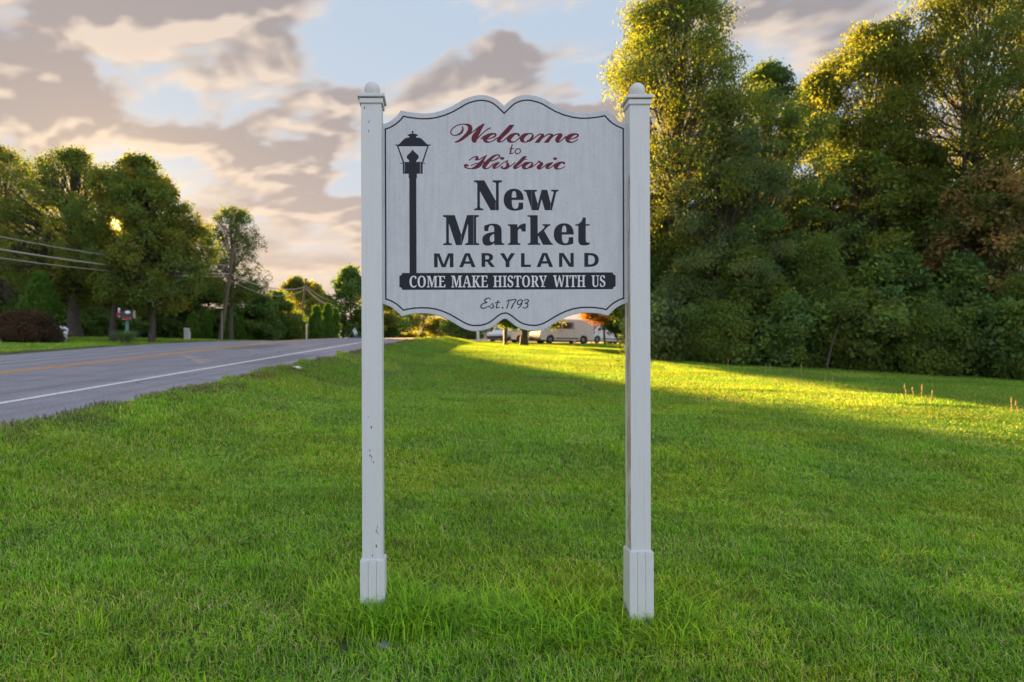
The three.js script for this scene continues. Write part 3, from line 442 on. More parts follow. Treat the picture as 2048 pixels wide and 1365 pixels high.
for (const [px, d, h, rx, m, label] of [
  [590, 95, 8.6, 3.4, LIME, 'yellow green tree behind the second utility pole'], [625, 100, 8.0, 3.6, LIME, 'yellow green bushy tree behind the cream marker post'], [650, 88, 5.6, 3.2, LIME, 'green tree behind the tall clump of evergreens'], [700, 84, 8.8, 3.0, BLUEGREEN, 'tall dense tree behind the third utility pole'], [735, 92, 8.8, 3.2, LIME, 'yellow green tree beyond the flag'], [768, 96, 6.6, 3.4, BLUEGREEN, 'dense green tree far down the road'], [800, 110, 5.4, 3.6, LIME, 'low green tree far down the road beside the dense one'], [845, 122, 6.4, 4, LIME, 'yellow green tree far down the road near the house'], [878, 130, 4.4, 3, LIME, 'small rounded tree beside the far house'], [575, 110, 7, 4, LIME, 'pale green tree far beyond the evergreen row'], [935, 118, 4.6, 4, BLUEGREEN, 'hedge like tree in front of the far house']])
  tree('distant_tree', label, 'tree', { px, d, h, rx, base: 0.05, shape: 'egg', clumps: 46, per: 22, clumpR: 0.3, mat: m, leaf: 'coarse', trunk: 0.16, twigs: 1, size: 1.25 }, 'trees far along the road');

[[-60, 'by the stone urn'], [25, 'behind the plum bush'], [115, 'left of the old maple trunk'], [190, 'right of the old maple trunk'], [272, 'between the two slim maple trunks'], [340, 'beside the russet maple trunk'], [395, 'behind the grey pedestal'], [440, 'behind the leaning pole'], [520, 'behind the clipped evergreens'], [575, 'behind the second pole']].forEach(([px, w], i) => tree('hedge_shrub', 'dense hedge shrub closing the yard ' + w, 'shrub', { px, d: 46 + i * 2.2, h: 2.6 + 0.5 * Math.sin(i * 1.7), rx: 2.1 + i * 0.12, base: 0, shape: 'shrub', clumps: 46, per: 30, clumpR: 0.34, mat: BLUEGREEN, leaf: 'coarse', size: 0.7, trunk: 0.05, stems: 1, noFlare: true, topY: 1.6, twigs: 0, noLimbs: true }, 'hedge shrubs behind the yard'));
// evergreens across the road
tree('arborvitae', 'cone shaped arborvitae behind the plum coloured bush', 'evergreen', { px: 80, d: 30, h: 2.75, rx: 0.85, base: 0.0, shape: 'bullet', clumps: 90, per: 34, clumpR: 0.3, shell: 0.6, mat: YEW, leaf: 'scale', tilt: 0.5, flat: 1.2, noLimbs: true, trunk: 0.05, topY: 2.1 });
[385, 414, 448, 467, 479, 492, 516, 532, 549, 563, 572, 580].forEach((px, i) => tree('clipped_evergreen', 'narrow clipped evergreen in the row behind the verge', 'evergreen', { px, d: 50 + i * 1.3, h: 1.75 + 0.15 * Math.sin(i * 2.3), rx: 0.36, base: 0, shape: 'bullet', clumps: 26, per: 20, clumpR: 0.42, shell: 0.5, mat: YEW, leaf: 'scale', tilt: 0.5, flat: 1.3, noLimbs: true, trunk: 0.04, topY: 1.4, size: 1.3 }, 'row of clipped evergreens'));
[[632, 3.1, 0.62], [655, 3.3, 0.6], [669, 2.9, 0.45], [645, 2.6, 0.5]].forEach(([px, h, rx], i) => tree('tall_evergreen', ['dense columnar evergreen beside the cream marker post', 'tallest columnar evergreen of the clump along the road', 'narrow columnar evergreen beside the white street mailbox', 'shorter columnar evergreen filling the clump along the road'][i], 'evergreen', { px, d: 62 + i, h, rx, base: 0, shape: 'bullet', clumps: 40, per: 24, clumpR: 0.4, shell: 0.5, mat: YEW, leaf: 'scale', tilt: 0.5, flat: 1.3, noLimbs: true, trunk: 0.05, topY: h * 0.8, size: 1.5 }, 'columnar evergreens'));

// right of the lawn: the thicket
const tallG = 'trees of the thicket';
tree('locust_tree', 'tall airy locust tree rising behind the right hand sign post', 'tree', { px: 1352, d: 27, h: 15.6, base: 0.16, rx: 3.3, shape: 'egg', clumps: 260, per: 13, clumpR: 0.19, flat: 0.7, trunk: 0.22, mat: leafMat(0.165, 0.225, 0.032, 0.55), leaf: 'locust', tints: T_LOCUST, size: 1.5 }, tallG);
tree('dense_tree', 'dense green tree with an even domed top next to the tall locust', 'tree', { px: 1530, d: 27, h: 11.6, base: 0.1, rx: 2.9, shape: 'egg', clumps: 210, per: 20, clumpR: 0.18, trunk: 0.2, mat: BLUEGREEN, leaf: 'small', size: 1.6, tints: [[1, 1, 1], [1.2, 1.2, 1.2], [1.3, 1.25, 0.9]] }, tallG);
tree('locust_tree', 'slim yellowing locust between the domed tree and the widest locust', 'tree', { px: 1745, d: 28, h: 13.6, base: 0.2, rx: 2.5, shape: 'vase', clumps: 200, per: 13, clumpR: 0.2, trunk: 0.15, stems: 2, mat: leafMat(0.175, 0.23, 0.032, 0.55), leaf: 'locust', tints: T_LOCUST, twigs: 2, size: 1.6 }, tallG);
tree('locust_tree', 'widest yellow green locust with open branches at the lawn corner', 'tree', { px: 1955, d: 26, h: 15.2, base: 0.22, rx: 3.3, shape: 'vase', clumps: 240, per: 14, clumpR: 0.19, trunk: 0.18, stems: 2, mat: leafMat(0.18, 0.235, 0.032, 0.55), leaf: 'locust', tints: T_LOCUST, twigs: 2, size: 1.6 }, tallG);
tree('locust_tree', 'locust tree half hidden past the corner of the thicket', 'tree', { px: 2180, d: 24, h: 13, base: 0.2, rx: 3, shape: 'vase', clumps: 80, per: 26, clumpR: 0.26, trunk: 0.16, mat: GREEN, leaf: 'locust', tints: T_LOCUST }, tallG);
tree('thicket_tree', 'bushy grey green tree in front of the domed tree', 'tree', { px: 1445, d: 25.5, h: 10, base: 0.08, rx: 2.3, shape: 'egg', clumps: 150, per: 16, clumpR: 0.2, trunk: 0.1, mat: GREY, leaf: 'locust', size: 1.1 }, tallG);
tree('thicket_tree', 'thin stemmed tree with gaps of sky beside the domed tree', 'tree', { px: 1640, d: 29, h: 12, base: 0.25, rx: 2.5, shape: 'egg', clumps: 140, per: 12, clumpR: 0.21, trunk: 0.1, stems: 3, mat: GREEN, leaf: 'broad', tints: T_LOCUST, twigs: 5 }, tallG);
tree('thicket_tree', 'leafy tree with bare lower stems under the slim locust', 'tree', { px: 1715, d: 26.5, h: 8.4, base: 0.2, rx: 2.6, shape: 'egg', clumps: 100, per: 12, clumpR: 0.19, size: 1.3, trunk: 0.09, stems: 3, mat: GREEN, leaf: 'broad', tints: T_LOCUST }, tallG);
tree('thicket_tree', 'leafy yellowing tree under the widest locust', 'tree', { px: 1830, d: 27, h: 9, base: 0.15, rx: 2.5, shape: 'egg', clumps: 100, per: 12, clumpR: 0.19, size: 1.3, trunk: 0.1, stems: 2, mat: GREEN, leaf: 'broad', tints: T_AUTUMN.slice(0, 4) }, tallG);
tree('thicket_tree', 'tree with withered pinkish brown leaves at the lawn corner', 'tree', { px: 1990, d: 23.6, h: 7.2, base: 0.22, rx: 2.3, shape: 'egg', clumps: 100, per: 12, clumpR: 0.19, size: 1.3, trunk: 0.09, mat: GREEN, leaf: 'broad', tints: [[1, 0.8, 1], [2.2, 1.05, 2.2], [0.8, 0.8, 0.8], [2.6, 1.2, 2.4]] }, tallG);
[[1318, 28.5, 6.6, 1.6, GREY, 'grey green'], [1345, 30, 7.4, 2.2, BLUEGREEN, 'close leaved'], [1480, 30, 7.6, 2.4, BLUEGREEN, 'blue green'], [1590, 30.5, 7.2, 2.5, GREEN, 'mid green'], [1790, 30, 7, 2.6, BLUEGREEN, 'crowded'], [1900, 28.5, 7.4, 2.6, GREEN, 'bright'], [2070, 26.5, 7.6, 2.6, BLUEGREEN, 'outlying']].forEach(([px, d, h, rx, m, w], i) => tree('understory_tree', w + ' tree in the middle of the thicket ' + ['behind the right hand sign post', 'below the tall locust', 'below the domed tree', 'beside the thin stemmed tree', 'below the slim locust', 'below the widest locust', 'past the withered tree'][i], 'tree', { px, d, h, rx, base: 0.05, shape: 'egg', clumps: 66, per: 11, clumpR: 0.21, trunk: 0.09, stems: 2, mat: m, leaf: 'broad', size: 1.35 }, 'understory trees of the thicket'));
const T_SHRUB = [[1, 1, 1], [0.75, 0.85, 0.85], [1.35, 1.25, 0.9], [1.1, 1.3, 1.5]];
[[1312, 27, 4.2, 1.3, BLUEGREEN, 'small'], [1330, 25.2, 2.4, 1.3, GREY, 'silvery'], [1385, 25.4, 4.3, 1.6, GREEN, 'full'], [1432, 24.2, 2.0, 1.2, GREEN, 'low'], [1495, 24.6, 4.2, 1.7, GREEN, 'rounded'], [1572, 23.6, 2.2, 1.3, BLUEGREEN, 'close leaved'], [1640, 24, 4.6, 1.7, GREEN, 'spreading'], [1715, 22.8, 2.5, 1.4, GREEN, 'light green'], [1790, 23.4, 4.0, 1.7, BLUEGREEN, 'dense'], [1862, 22, 2.1, 1.3, GREEN, 'leafy'], [1930, 22.8, 3.9, 1.7, BLUEGREEN, 'squat'], [2000, 21.4, 2.3, 1.4, BLUEGREEN, 'wide'], [2075, 21.2, 3.2, 1.7, GREEN, 'outer']].forEach(([px, d, h, rx, m, w], i) => tree('thicket_shrub', w + ' shrub along the lawn edge of the thicket, ' + ['hidden by the sign post', 'next to the sign post', 'under the tall locust', 'under the grey green tree', 'under the domed tree', 'right of the domed tree', 'by the thin bare stem', 'under the slim locust', 'between the two locusts', 'left of the withered tree', 'below the withered tree', 'at the withered tree', 'beyond the withered tree'][i], 'shrub', { px, d, h, rx, base: 0.0, shape: ['shrub', 'egg', 'cone', 'vase'][i % 4], low: 1.25, clumps: 80, per: 15, clumpR: 0.21, trunk: 0.045, stems: 3, size: 1.3, mat: m, leaf: i % 3 ? 'broad' : 'locust', tints: T_SHRUB, noFlare: true, topY: h * 0.7 }, 'shrubs along the lawn'));

top('bare_stem', tube([[0, -0.1, 0], [0.12, 0.5, 0], [0.22, 1.0, 0.05], [0.5, 1.6, 0], [0.7, 2.2, -0.1]], 0.035, 0.015, 7), BARK, 'thin bare stem leaning out at the lawn edge of the thicket', 'stem').position.set(...at(1652, 22.2));
// behind the sign: the big shade tree by the vans, the small orange maple, a spruce
tree('shade_tree', 'big maple with a thick trunk behind the sign board, beside the parked vans', 'tree', { px: 1048, d: 38, h: 6.9, base: 0.2, rx: 4.3, lean: [-0.05, 0], shape: 'egg', clumps: 110, per: 34, clumpR: 0.24, trunk: 0.2, mat: GREEN, leaf: 'coarse', size: 0.7 });
tree('shade_tree', 'leafy tree added behind the right hand sign post to shade the lawn by the thicket', 'tree', { px: 1283, d: 37, h: 6.2, base: 0.3, rx: 3.0, shape: 'egg', clumps: 100, per: 34, clumpR: 0.25, trunk: 0.16, mat: GREEN, leaf: 'coarse', size: 0.7 });  // added tree: its crown keeps the sun off the lawn before the thicket
for (const [px, d, h, label] of [[150, 96, 14.5, 'tall tree added far behind the old maple to shade the lawn'], [255, 100, 18, 'tall tree added far behind the leaning maple to shade the lawn'], [346, 104, 18, 'tall tree added far behind the russet maple to shade the lawn'], [40, 98, 14, 'tall tree added far behind the yard to shade the lawn']])
  tree('lawn_shading_tree', label, 'tree', { px, d, h, rx: 6.2, base: 0.08, shape: 'egg', clumps: 90, per: 26, clumpR: 0.27, mat: BLUEGREEN, leaf: 'coarse', trunk: 0.25, twigs: 1, size: 1.5 }, 'trees added behind the yard to shade the lawn');  // trees added behind the maples to keep the sun off the near lawn
tree('small_maple', 'small maple with glowing orange leaves in front of the white van', 'tree', { px: 1210, d: 53, h: 5.2, base: 0.32, rx: 1.9, shape: 'round', clumps: 50, per: 20, clumpR: 0.3, trunk: 0.1, mat: RUST, leaf: 'broad', size: 1.1 });
tree('spruce_tree', 'dark drooping evergreen beside the right hand sign post', 'evergreen', { px: 1266, d: 40, h: 7, base: 0.04, rx: 1.15, shape: 'cone', clumps: 90, per: 30, clumpR: 0.34, flat: 0.45, trunk: 0.14, mat: BLUEGREEN, leaf: 'scale', size: 1.9, tilt: 0.8 });
tree('shade_tree', 'tall tree on the far side of the drive behind the sign board', 'tree', { px: 985, d: 78, h: 13, base: 0.2, rx: 4.6, shape: 'egg', clumps: 90, per: 30, clumpR: 0.26, trunk: 0.3, mat: GREEN, leaf: 'coarse', size: 1 });
// ------------------------------------------------------------------ things across the road
const WOODPOLE = new THREE.MeshStandardMaterial({ map: barkTex, color: RGB(1.5, 1.35, 1.2), roughness: 0.9 }), WIRE = std(0.10, 0.09, 0.09, 0.5), PALEWIRE = std(0.34, 0.31, 0.28, 0.5), WHITE = std(0.74, 0.74, 0.74, 0.5), BLACK = std(0.02, 0.02, 0.022, 0.4), CREAM = std(0.66, 0.58, 0.42, 0.6);
const spot = (px, py, d) => [X(px, d), EYE + (CY - py) / FOCAL * d, -d];
function pole(label, px0, px1, pyTop, d, armY) {
  const b = at(px0, d), t = spot(px1, pyTop, d), root = thing('utility_pole', label, 'utility pole', b, 0, 'wooden utility poles');
  const v = [t[0] - b[0], t[1] - b[1], 0], along1 = (k) => [v[0] * k, v[1] * k, 0];
  part('pole_shaft', tube([[-v[0] * 0.1, -v[1] * 0.1, 0], along1(0.5), along1(1)], 0.125, 0.095, 12), WOODPOLE, root);
  const k = (EYE + (CY - armY) / FOCAL * d - b[1]) / v[1], c = along1(k);
  part('cable_clamp', box(0.34, 0.07, 0.1, c[0], c[1], 0.1), WIRE, root); part('insulator', new THREE.CylinderGeometry(0.04, 0.05, 0.14, 10).translate(v[0], v[1] + 0.05, 0), BLACK, root);
  part('ground_wire_guard', box(0.05, v[1] * 0.3, 0.03, v[0] * 0.16 + 0.02, v[1] * 0.16, 0.13), PALEWIRE, root);
  return { root, clamp: [b[0] + c[0], b[1] + c[1], b[2] + 0.15] };
}
const p1 = pole('leaning wooden utility pole in front of the airy round tree', 440, 467, 495, 39, 549), p2 = pole('leaning utility pole with a small yellow marker beside the evergreens', 597, 612, 558, 64, 575), p3 = pole('short upright utility pole beside the white street mailbox', 687, 691, 599, 92, 603);
part('yellow_marker', box(0.12, 0.4, 0.03, 0.26, 1.2, 0.14), std(0.6, 0.42, 0.03, 0.5), p2.root);
const pn = thing('utility_pole', 'utility pole beside the road out past the stone urn', 'utility pole', [-17.5, groundY(-17.5, 13), -13], 0, 'wooden utility poles');
part('pole_shaft', tube([[0, -0.5, 0], [0, 3, 0], [0, 6, 0]], 0.14, 0.11, 12), WOODPOLE, pn); part('cable_clamp', box(0.34, 0.07, 0.1, 0, 4.2, 0), WIRE, pn);
function cable(label, a, b, sag, r, m, n = 22) { const pts = []; for (let i = 0; i <= n; i++) { const t = i / n; pts.push([mix(a[0], b[0], t), mix(a[1], b[1], t) - sag * 4 * t * (1 - t), mix(a[2], b[2], t)]); } return top('overhead_cable', tube(pts, r, r, 6), m, label, 'cable', 'overhead cables'); }
const far0 = (dy) => [-17.5, groundY(-17.5, 13) + 4.2 + dy, -13], up = (p, dy) => [p[0], p[1] + dy, p[2]];
cable('thick overhead cable from the leaning pole across the old maple', p1.clamp, far0(0.1), 0.55, 0.034, PALEWIRE); cable('lower thin overhead cable under the thick one across the old maple', up(p1.clamp, -0.15), far0(-0.3), 0.55, 0.018, PALEWIRE); cable('highest thin overhead wire across the old maple', up(p1.clamp, 0.5), far0(0.75), 0.7, 0.018, PALEWIRE);
cable('sagging overhead cable between the two leaning poles', p1.clamp, p2.clamp, 0.5, 0.035, PALEWIRE); cable('thin overhead cable under the cable between the leaning poles', up(p1.clamp, -0.3), up(p2.clamp, -0.2), 0.8, 0.02, PALEWIRE);
cable('thick pale cable sagging to the short upright pole', p2.clamp, p3.clamp, 1.1, 0.075, std(0.5, 0.42, 0.33, 0.5)); cable('thin pale cable above the thick one to the short pole', up(p2.clamp, 0.25), up(p3.clamp, 0.1), 0.7, 0.035, PALEWIRE); cable('cable running down from the short upright pole', p3.clamp, spot(760, 668, 96), 0.2, 0.05, PALEWIRE);

{ // letterbox among flowers, a clump of ornamental grass in front
  const g = thing('mailbox', 'black curbside mailbox with a pale oval and red flowers, on a post behind ornamental grass', 'mailbox', at(254, 29.2), 0.15);
  part('post', rbox(0.12, 1.15, 0.12, 0.01, 0, 0.5, 0), std(0.10, 0.22, 0.18, 0.7), g);
  const sh = new THREE.Shape(); sh.moveTo(-0.15, 0); sh.lineTo(0.15, 0); sh.lineTo(0.15, 0.2); sh.absarc(0, 0.2, 0.15, 0, Math.PI, false); sh.lineTo(-0.15, 0);
  part('box_body', new THREE.ExtrudeGeometry(sh, { depth: 0.5, bevelEnabled: true, bevelSize: 0.01, bevelThickness: 0.01, bevelSegments: 1, curveSegments: 10 }).translate(0, 0, -0.25).rotateY(Math.PI / 2).translate(0.02, 1.08, 0), BLACK, g);
  part('box_door', new THREE.ExtrudeGeometry(sh, { depth: 0.02, bevelEnabled: false, curveSegments: 10 }).rotateY(Math.PI / 2).translate(0.285, 1.08, 0), std(0.55, 0.42, 0.34, 0.6), g);
  part('pale_oval', new THREE.CylinderGeometry(0.11, 0.11, 0.012, 20).rotateX(Math.PI / 2).scale(1, 0.6, 1).translate(0.06, 1.33, 0.158), WHITE, g);
  part('house_number_board', rbox(0.09, 0.36, 0.03, 0.01, -0.31, 1.33, 0.06), WHITE, g);
  const r = rng(90); for (let i = 0; i < 26; i++) { const f = part('flower', new THREE.IcosahedronGeometry(0.03 + 0.02 * r(), 1), i % 3 ? std(0.42, 0.03, 0.04, 0.7) : std(0.55, 0.4, 0.42, 0.7), g); f.position.set(i < 9 ? -0.31 + (r() - 0.5) * 0.12 : -0.3 + r() * 0.5, i < 9 ? 1.1 + r() * 0.3 : 1.04 + (r() - 0.5) * 0.07, 0.12 + r() * 0.06); }
}
function bladeClump(name, label, category, px, d, n, h, spread, m) {
  const r = rng(px), pos = [], col = [];
  for (let i = 0; i < n; i++) { const a = r() * 6.28, q = r() * 0.18 * spread, L = h * (0.55 + 0.6 * r()), out = spread * (0.3 + 0.7 * r()), w = 0.012 + 0.01 * r(), b = 0.75 + 0.5 * r(), c = Math.cos(a), s = Math.sin(a); let prev = null; for (let k = 0; k <= 4; k++) { const t = k / 4, rad = q + out * t * t, y = L * (t - 0.28 * t * t), ww = w * (1 - t * 0.9), cur = [[c * rad - s * ww, y, s * rad + c * ww], [c * rad + s * ww, y, s * rad - c * ww]]; if (prev) for (const v of [prev[0], prev[1], cur[0], prev[1], cur[1], cur[0]]) { pos.push(...v); col.push(b, b, b); } prev = cur; } }
  const g = new THREE.BufferGeometry(); g.setAttribute('position', new THREE.Float32BufferAttribute(pos, 3)); g.setAttribute('color', new THREE.Float32BufferAttribute(col, 3)); g.computeVertexNormals();
  const o = top(name, g, m, label, category); o.position.set(...at(px, d)); return o;
}
bladeClump('ornamental_grass', 'clump of arching ornamental grass at the foot of the black mailbox', 'grass clump', 250, 28.2, 700, 0.75, 0.72, leafMat(0.20, 0.31, 0.12, 0.35));
bladeClump('blue_fescue', 'low blue green tuft between the plum bush and the white ornament', 'grass clump', 112, 28.2, 260, 0.32, 0.35, leafMat(0.12, 0.2, 0.15, 0.3));
tree('barberry_bush', 'wide plum coloured bush spilling towards the roadside', 'shrub', { px: 48, d: 28, h: 1.15, rx: 1.35, base: 0, shape: 'shrub', clumps: 80, per: 40, clumpR: 0.3, mat: PLUM, leaf: 'small', trunk: 0.03, stems: 3, noFlare: true, topY: 0.8, tints: [[1, 1, 1], [1.4, 1.1, 0.9], [0.7, 0.9, 0.8]] });
{ const g = thing('garden_ornament', 'white heron shaped garden ornament with blue grey wings beside the plum bush', 'ornament', at(130, 28.6), 0.2);
  part('pedestal', new THREE.LatheGeometry([[0, -0.05], [0.12, -0.05], [0.11, 0.02], [0.075, 0.2], [0.07, 0.32], [0.11, 0.42], [0.10, 0.46], [0, 0.46]].map((p) => new THREE.Vector2(...p)), 16), WHITE, g);
  part('figure', tube([[0.02, 0.44, 0], [0.06, 0.56, 0], [-0.03, 0.64, 0], [-0.14, 0.6, 0], [-0.2, 0.72, 0]], 0.085, 0.03, 10), WHITE, g); part('wing', tube([[0.08, 0.5, 0.05], [0.0, 0.57, 0.08], [-0.12, 0.55, 0.06]], 0.05, 0.012, 8), std(0.2, 0.27, 0.38, 0.6), g); }
{ const g = thing('stone_urn', 'white pedestal urn at the end of the plum coloured bush', 'urn', at(0, 27.2));
  part('urn_body', new THREE.LatheGeometry([[0, -0.05], [0.14, -0.05], [0.14, 0.05], [0.06, 0.1], [0.06, 0.25], [0.1, 0.35], [0.16, 0.55], [0.2, 0.6], [0.2, 0.64], [0.15, 0.64], [0.1, 0.5], [0, 0.5]].map((p) => new THREE.Vector2(...p)), 24), std(0.66, 0.62, 0.58, 0.8), g); part('plinth', rbox(0.34, 0.08, 0.34, 0.01, 0, 0.0, 0), std(0.6, 0.58, 0.55, 0.8), g); }
{ const g = thing('utility_pedestal', 'pale grey utility pedestal standing in the grass across the road', 'utility box', at(373, 37.5)); part('housing', rbox(0.26, 0.62, 0.2, 0.03, 0, 0.28, 0), std(0.55, 0.55, 0.56, 0.5), g); part('hood', rbox(0.28, 0.1, 0.22, 0.03, 0, 0.6, 0), std(0.62, 0.62, 0.63, 0.5), g); part('marker_stake', rbox(0.05, 0.5, 0.02, 0.008, 0.19, 0.22, 0.02), WHITE, g); }
{ const g = thing('marker_post', 'slim cream marker post at the roadside next to the evergreens', 'post', at(613, 47)); part('shaft', rbox(0.1, 1.3, 0.06, 0.02, 0, 0.55, 0), CREAM, g); part('cap', rbox(0.13, 0.28, 0.08, 0.03, 0.01, 1.14, 0), CREAM, g); }
{ const g = thing('street_mailbox', 'small white mailbox on a T shaped post beside the evergreens', 'mailbox', at(678, 72)); part('post', rbox(0.1, 1.1, 0.1, 0.01, 0, 0.45, 0), WHITE, g); part('box_body', rbox(0.5, 0.2, 0.24, 0.08, 0, 1.08, 0), WHITE, g); }
{ const g = thing('yard_flag', 'blue and white flag drooping from a slanted pole', 'flag', at(697, 72)); part('flag_pole', tube([[-0.1, -0.2, 0], [0.1, 0.7, 0], [0.72, 1.5, 0]], 0.02, 0.015, 6), PALEWIRE, g);
  const wave = (x0, x1, y0, y1) => { const p = new THREE.PlaneGeometry(1, 1, 8, 10), P = p.attributes.position; for (let i = 0; i < P.count; i++) { const u = P.getX(i) + 0.5, v = 0.5 - P.getY(i); P.setXYZ(i, mix(x0, x1, u) + 0.3 * v, mix(y0, y1, v) + 0.25 * u, 0.05 * Math.sin(u * 9 + v * 3)); } p.computeVertexNormals(); return p; };
  part('white_panel', wave(0.42, 0.66, 1.2, 0.6), std(0.6, 0.64, 0.78, 0.8, { side: THREE.DoubleSide }), g); part('blue_panel', wave(0.52, 0.86, 0.65, 0.1), std(0.05, 0.09, 0.2, 0.8, { side: THREE.DoubleSide }), g); }

// ------------------------------------------------------------------ parked vehicles and the house beyond the lawn
const GLASS = new THREE.MeshPhysicalMaterial({ color: RGB(0.03, 0.04, 0.035), roughness: 0.06, clearcoat: 1, clearcoatRoughness: 0.05 }), TYRE = std(0.015, 0.015, 0.015, 0.85), RIM = std(0.16, 0.16, 0.165, 0.5, { metalness: 0.4 }), TRIM = std(0.03, 0.03, 0.032, 0.6), REDGLASS = std(0.45, 0.01, 0.012, 0.25), LAMPGLASS = std(0.6, 0.6, 0.6, 0.15);
function vehicle(name, label, o) {                     // side profile looking at +z, nose towards -x
  const root = thing(name, label, o.category, o.pos, o.turn, o.group), L = o.len, W = o.w, paint = new THREE.MeshPhysicalMaterial({ color: RGB(...o.paint), roughness: 0.4, clearcoat: 0.6, clearcoatRoughness: 0.2 });
  const sh = new THREE.Shape(); const wr = o.wheel + 0.06, [wa, wb] = o.axles;
  sh.moveTo(o.prof[0][0], o.prof[0][1]); o.prof.slice(1).forEach(([x, y]) => sh.lineTo(x, y));
  sh.lineTo(wb + wr, 0.28); sh.absarc(wb, 0.32, wr, -0.12, Math.PI + 0.12, false); sh.lineTo(wa + wr, 0.28); sh.absarc(wa, 0.32, wr, -0.12, Math.PI + 0.12, false); sh.closePath();
  part('body', new THREE.ExtrudeGeometry(sh, { depth: W - 0.14, bevelEnabled: true, bevelSize: 0.05, bevelThickness: 0.07, bevelSegments: 3, curveSegments: 14 }).translate(0, 0, -(W - 0.14) / 2), paint, root);
  for (const s of [1, -1]) {
    for (const win of o.windows) { const ws = new THREE.Shape(win.map((p) => new THREE.Vector2(...p))); part('side_window', new THREE.ExtrudeGeometry(ws, { depth: 0.012, bevelEnabled: false }).translate(0, 0, s > 0 ? W / 2 - 0.004 : -W / 2 - 0.008), GLASS, root); }
    for (const ax of o.axles) { const wh = new THREE.Group(); wh.name = 'wheel'; wh.position.set(ax, o.wheel, s * (W / 2 - 0.13)); root.add(wh); part('tyre', new THREE.TorusGeometry(o.wheel - 0.1, 0.1, 10, 26), TYRE, wh); part('rim', new THREE.CylinderGeometry(o.wheel - 0.15, o.wheel - 0.15, 0.13, 18).rotateX(Math.PI / 2), RIM, wh); }
    for (const x of o.seams) part('door_seam', box(0.012, o.seamH ?? 1.0, 0.006, x, (o.seamH ?? 1.0) / 2 + 0.4, s * (W / 2 + 0.001)), TRIM, root);
    part('side_trim', rbox(o.axles[1] - o.axles[0] - 1.0, 0.1, 0.03, 0.01, (o.axles[0] + o.axles[1]) / 2, 0.42, s * (W / 2 + 0.008)), TRIM, root);
    part('tail_light', rbox(0.08, o.tail[1] - o.tail[0], 0.1, 0.02, o.rear + 0.03, (o.tail[0] + o.tail[1]) / 2, s * (W / 2 - 0.04)), REDGLASS, root);
    part('headlight', rbox(0.22, 0.2, 0.2, 0.05, o.nose + 0.1, o.lampY ?? 0.82, s * (W / 2 - 0.14)), LAMPGLASS, root);
    part('wing_mirror', rbox(0.1, 0.2, 0.2, 0.03, o.mirror[0], o.mirror[1], s * (W / 2 + 0.1)), TRIM, root); part('door_handle', rbox(0.14, 0.03, 0.03, 0.01, o.handle[0], o.handle[1], s * (W / 2 + 0.012)), TRIM, root);
  }
  const ws = o.screen, a = Math.atan2(ws[3] - ws[1], ws[2] - ws[0]), l = Math.hypot(ws[3] - ws[1], ws[2] - ws[0]);
  const scr = part('windscreen', rbox(l, 0.02, W - 0.3, 0.008), GLASS, root); scr.position.set((ws[0] + ws[2]) / 2 - 0.05 * Math.sin(a), (ws[1] + ws[3]) / 2 + 0.05 * Math.cos(a), 0); scr.rotation.z = a;
  part('front_bumper', rbox(0.16, 0.24, W - 0.06, 0.05, o.nose - 0.02, 0.42, 0), TRIM, root); part('rear_bumper', rbox(0.16, 0.22, W - 0.06, 0.05, o.rear + 0.03, 0.44, 0), TRIM, root);
  if (o.rearGlass) part('rear_window', rbox(0.02, o.rearGlass[1] - o.rearGlass[0], W - 0.4, 0.005, o.rear + 0.05, (o.rearGlass[0] + o.rearGlass[1]) / 2, 0), GLASS, root);
  return root;
}
const vanSpec = { category: 'van', group: 'vehicles parked beyond the lawn', len: 5, w: 1.95, wheel: 0.34, axles: [-1.6, 1.5], nose: -2.5, rear: 2.5, prof: [[-2.48, 0.3], [-2.5, 0.75], [-2.4, 0.98], [-1.75, 1.2], [-1.05, 1.85], [-0.8, 1.94], [2.3, 1.96], [2.45, 1.85], [2.5, 0.9], [2.48, 0.3]], windows: [[[-1.62, 1.2], [-0.62, 1.2], [-0.62, 1.74], [-1.08, 1.74]], [[-0.5, 1.2], [0.55, 1.2], [0.55, 1.74], [-0.5, 1.74]]], seams: [-0.56, 0.62, -1.5], seamH: 1.3, tail: [0.85, 1.55], mirror: [-1.45, 1.25], handle: [-0.72, 1.02], screen: [-1.72, 1.22, -1.08, 1.84], rearGlass: [1.25, 1.75] };
vehicle('parked_van', 'beige grey panel van with dark side windows parked side on behind the lawn', { ...vanSpec, pos: at(1124, 57), turn: 0.35, paint: [0.52, 0.49, 0.45] });
vehicle('parked_van', 'white panel van parked behind the beige one, next to the orange maple', { ...vanSpec, windows: [vanSpec.windows[0]], pos: at(1208, 63), turn: 0.5, paint: [0.62, 0.6, 0.6] });
const carSpec = { category: 'car', group: 'vehicles parked beyond the lawn', len: 4.4, w: 1.8, wheel: 0.32, axles: [-1.35, 1.35], nose: -2.2, rear: 2.15, prof: [[-2.18, 0.3], [-2.2, 0.7], [-2.05, 0.88], [-1.2, 0.98], [-0.6, 1.42], [-0.3, 1.5], [1.2, 1.5], [1.9, 1.05], [2.12, 0.95], [2.15, 0.35]], windows: [[[-1.05, 1.0], [-0.1, 1.0], [-0.1, 1.4], [-0.55, 1.4]], [[0, 1.0], [1.5, 1.0], [1.15, 1.4], [0, 1.4]]], seams: [-0.05, 1.0, -1.0], seamH: 0.6, tail: [0.75, 0.95], mirror: [-0.95, 1.05], handle: [-0.25, 0.88], screen: [-1.15, 1.0, -0.6, 1.42], lampY: 0.7 };
vehicle('parked_car', 'white car with blue tinted windows behind the grey mailbox post', { ...carSpec, pos: at(1012, 66), turn: 1.0, paint: [0.7, 0.71, 0.74] });
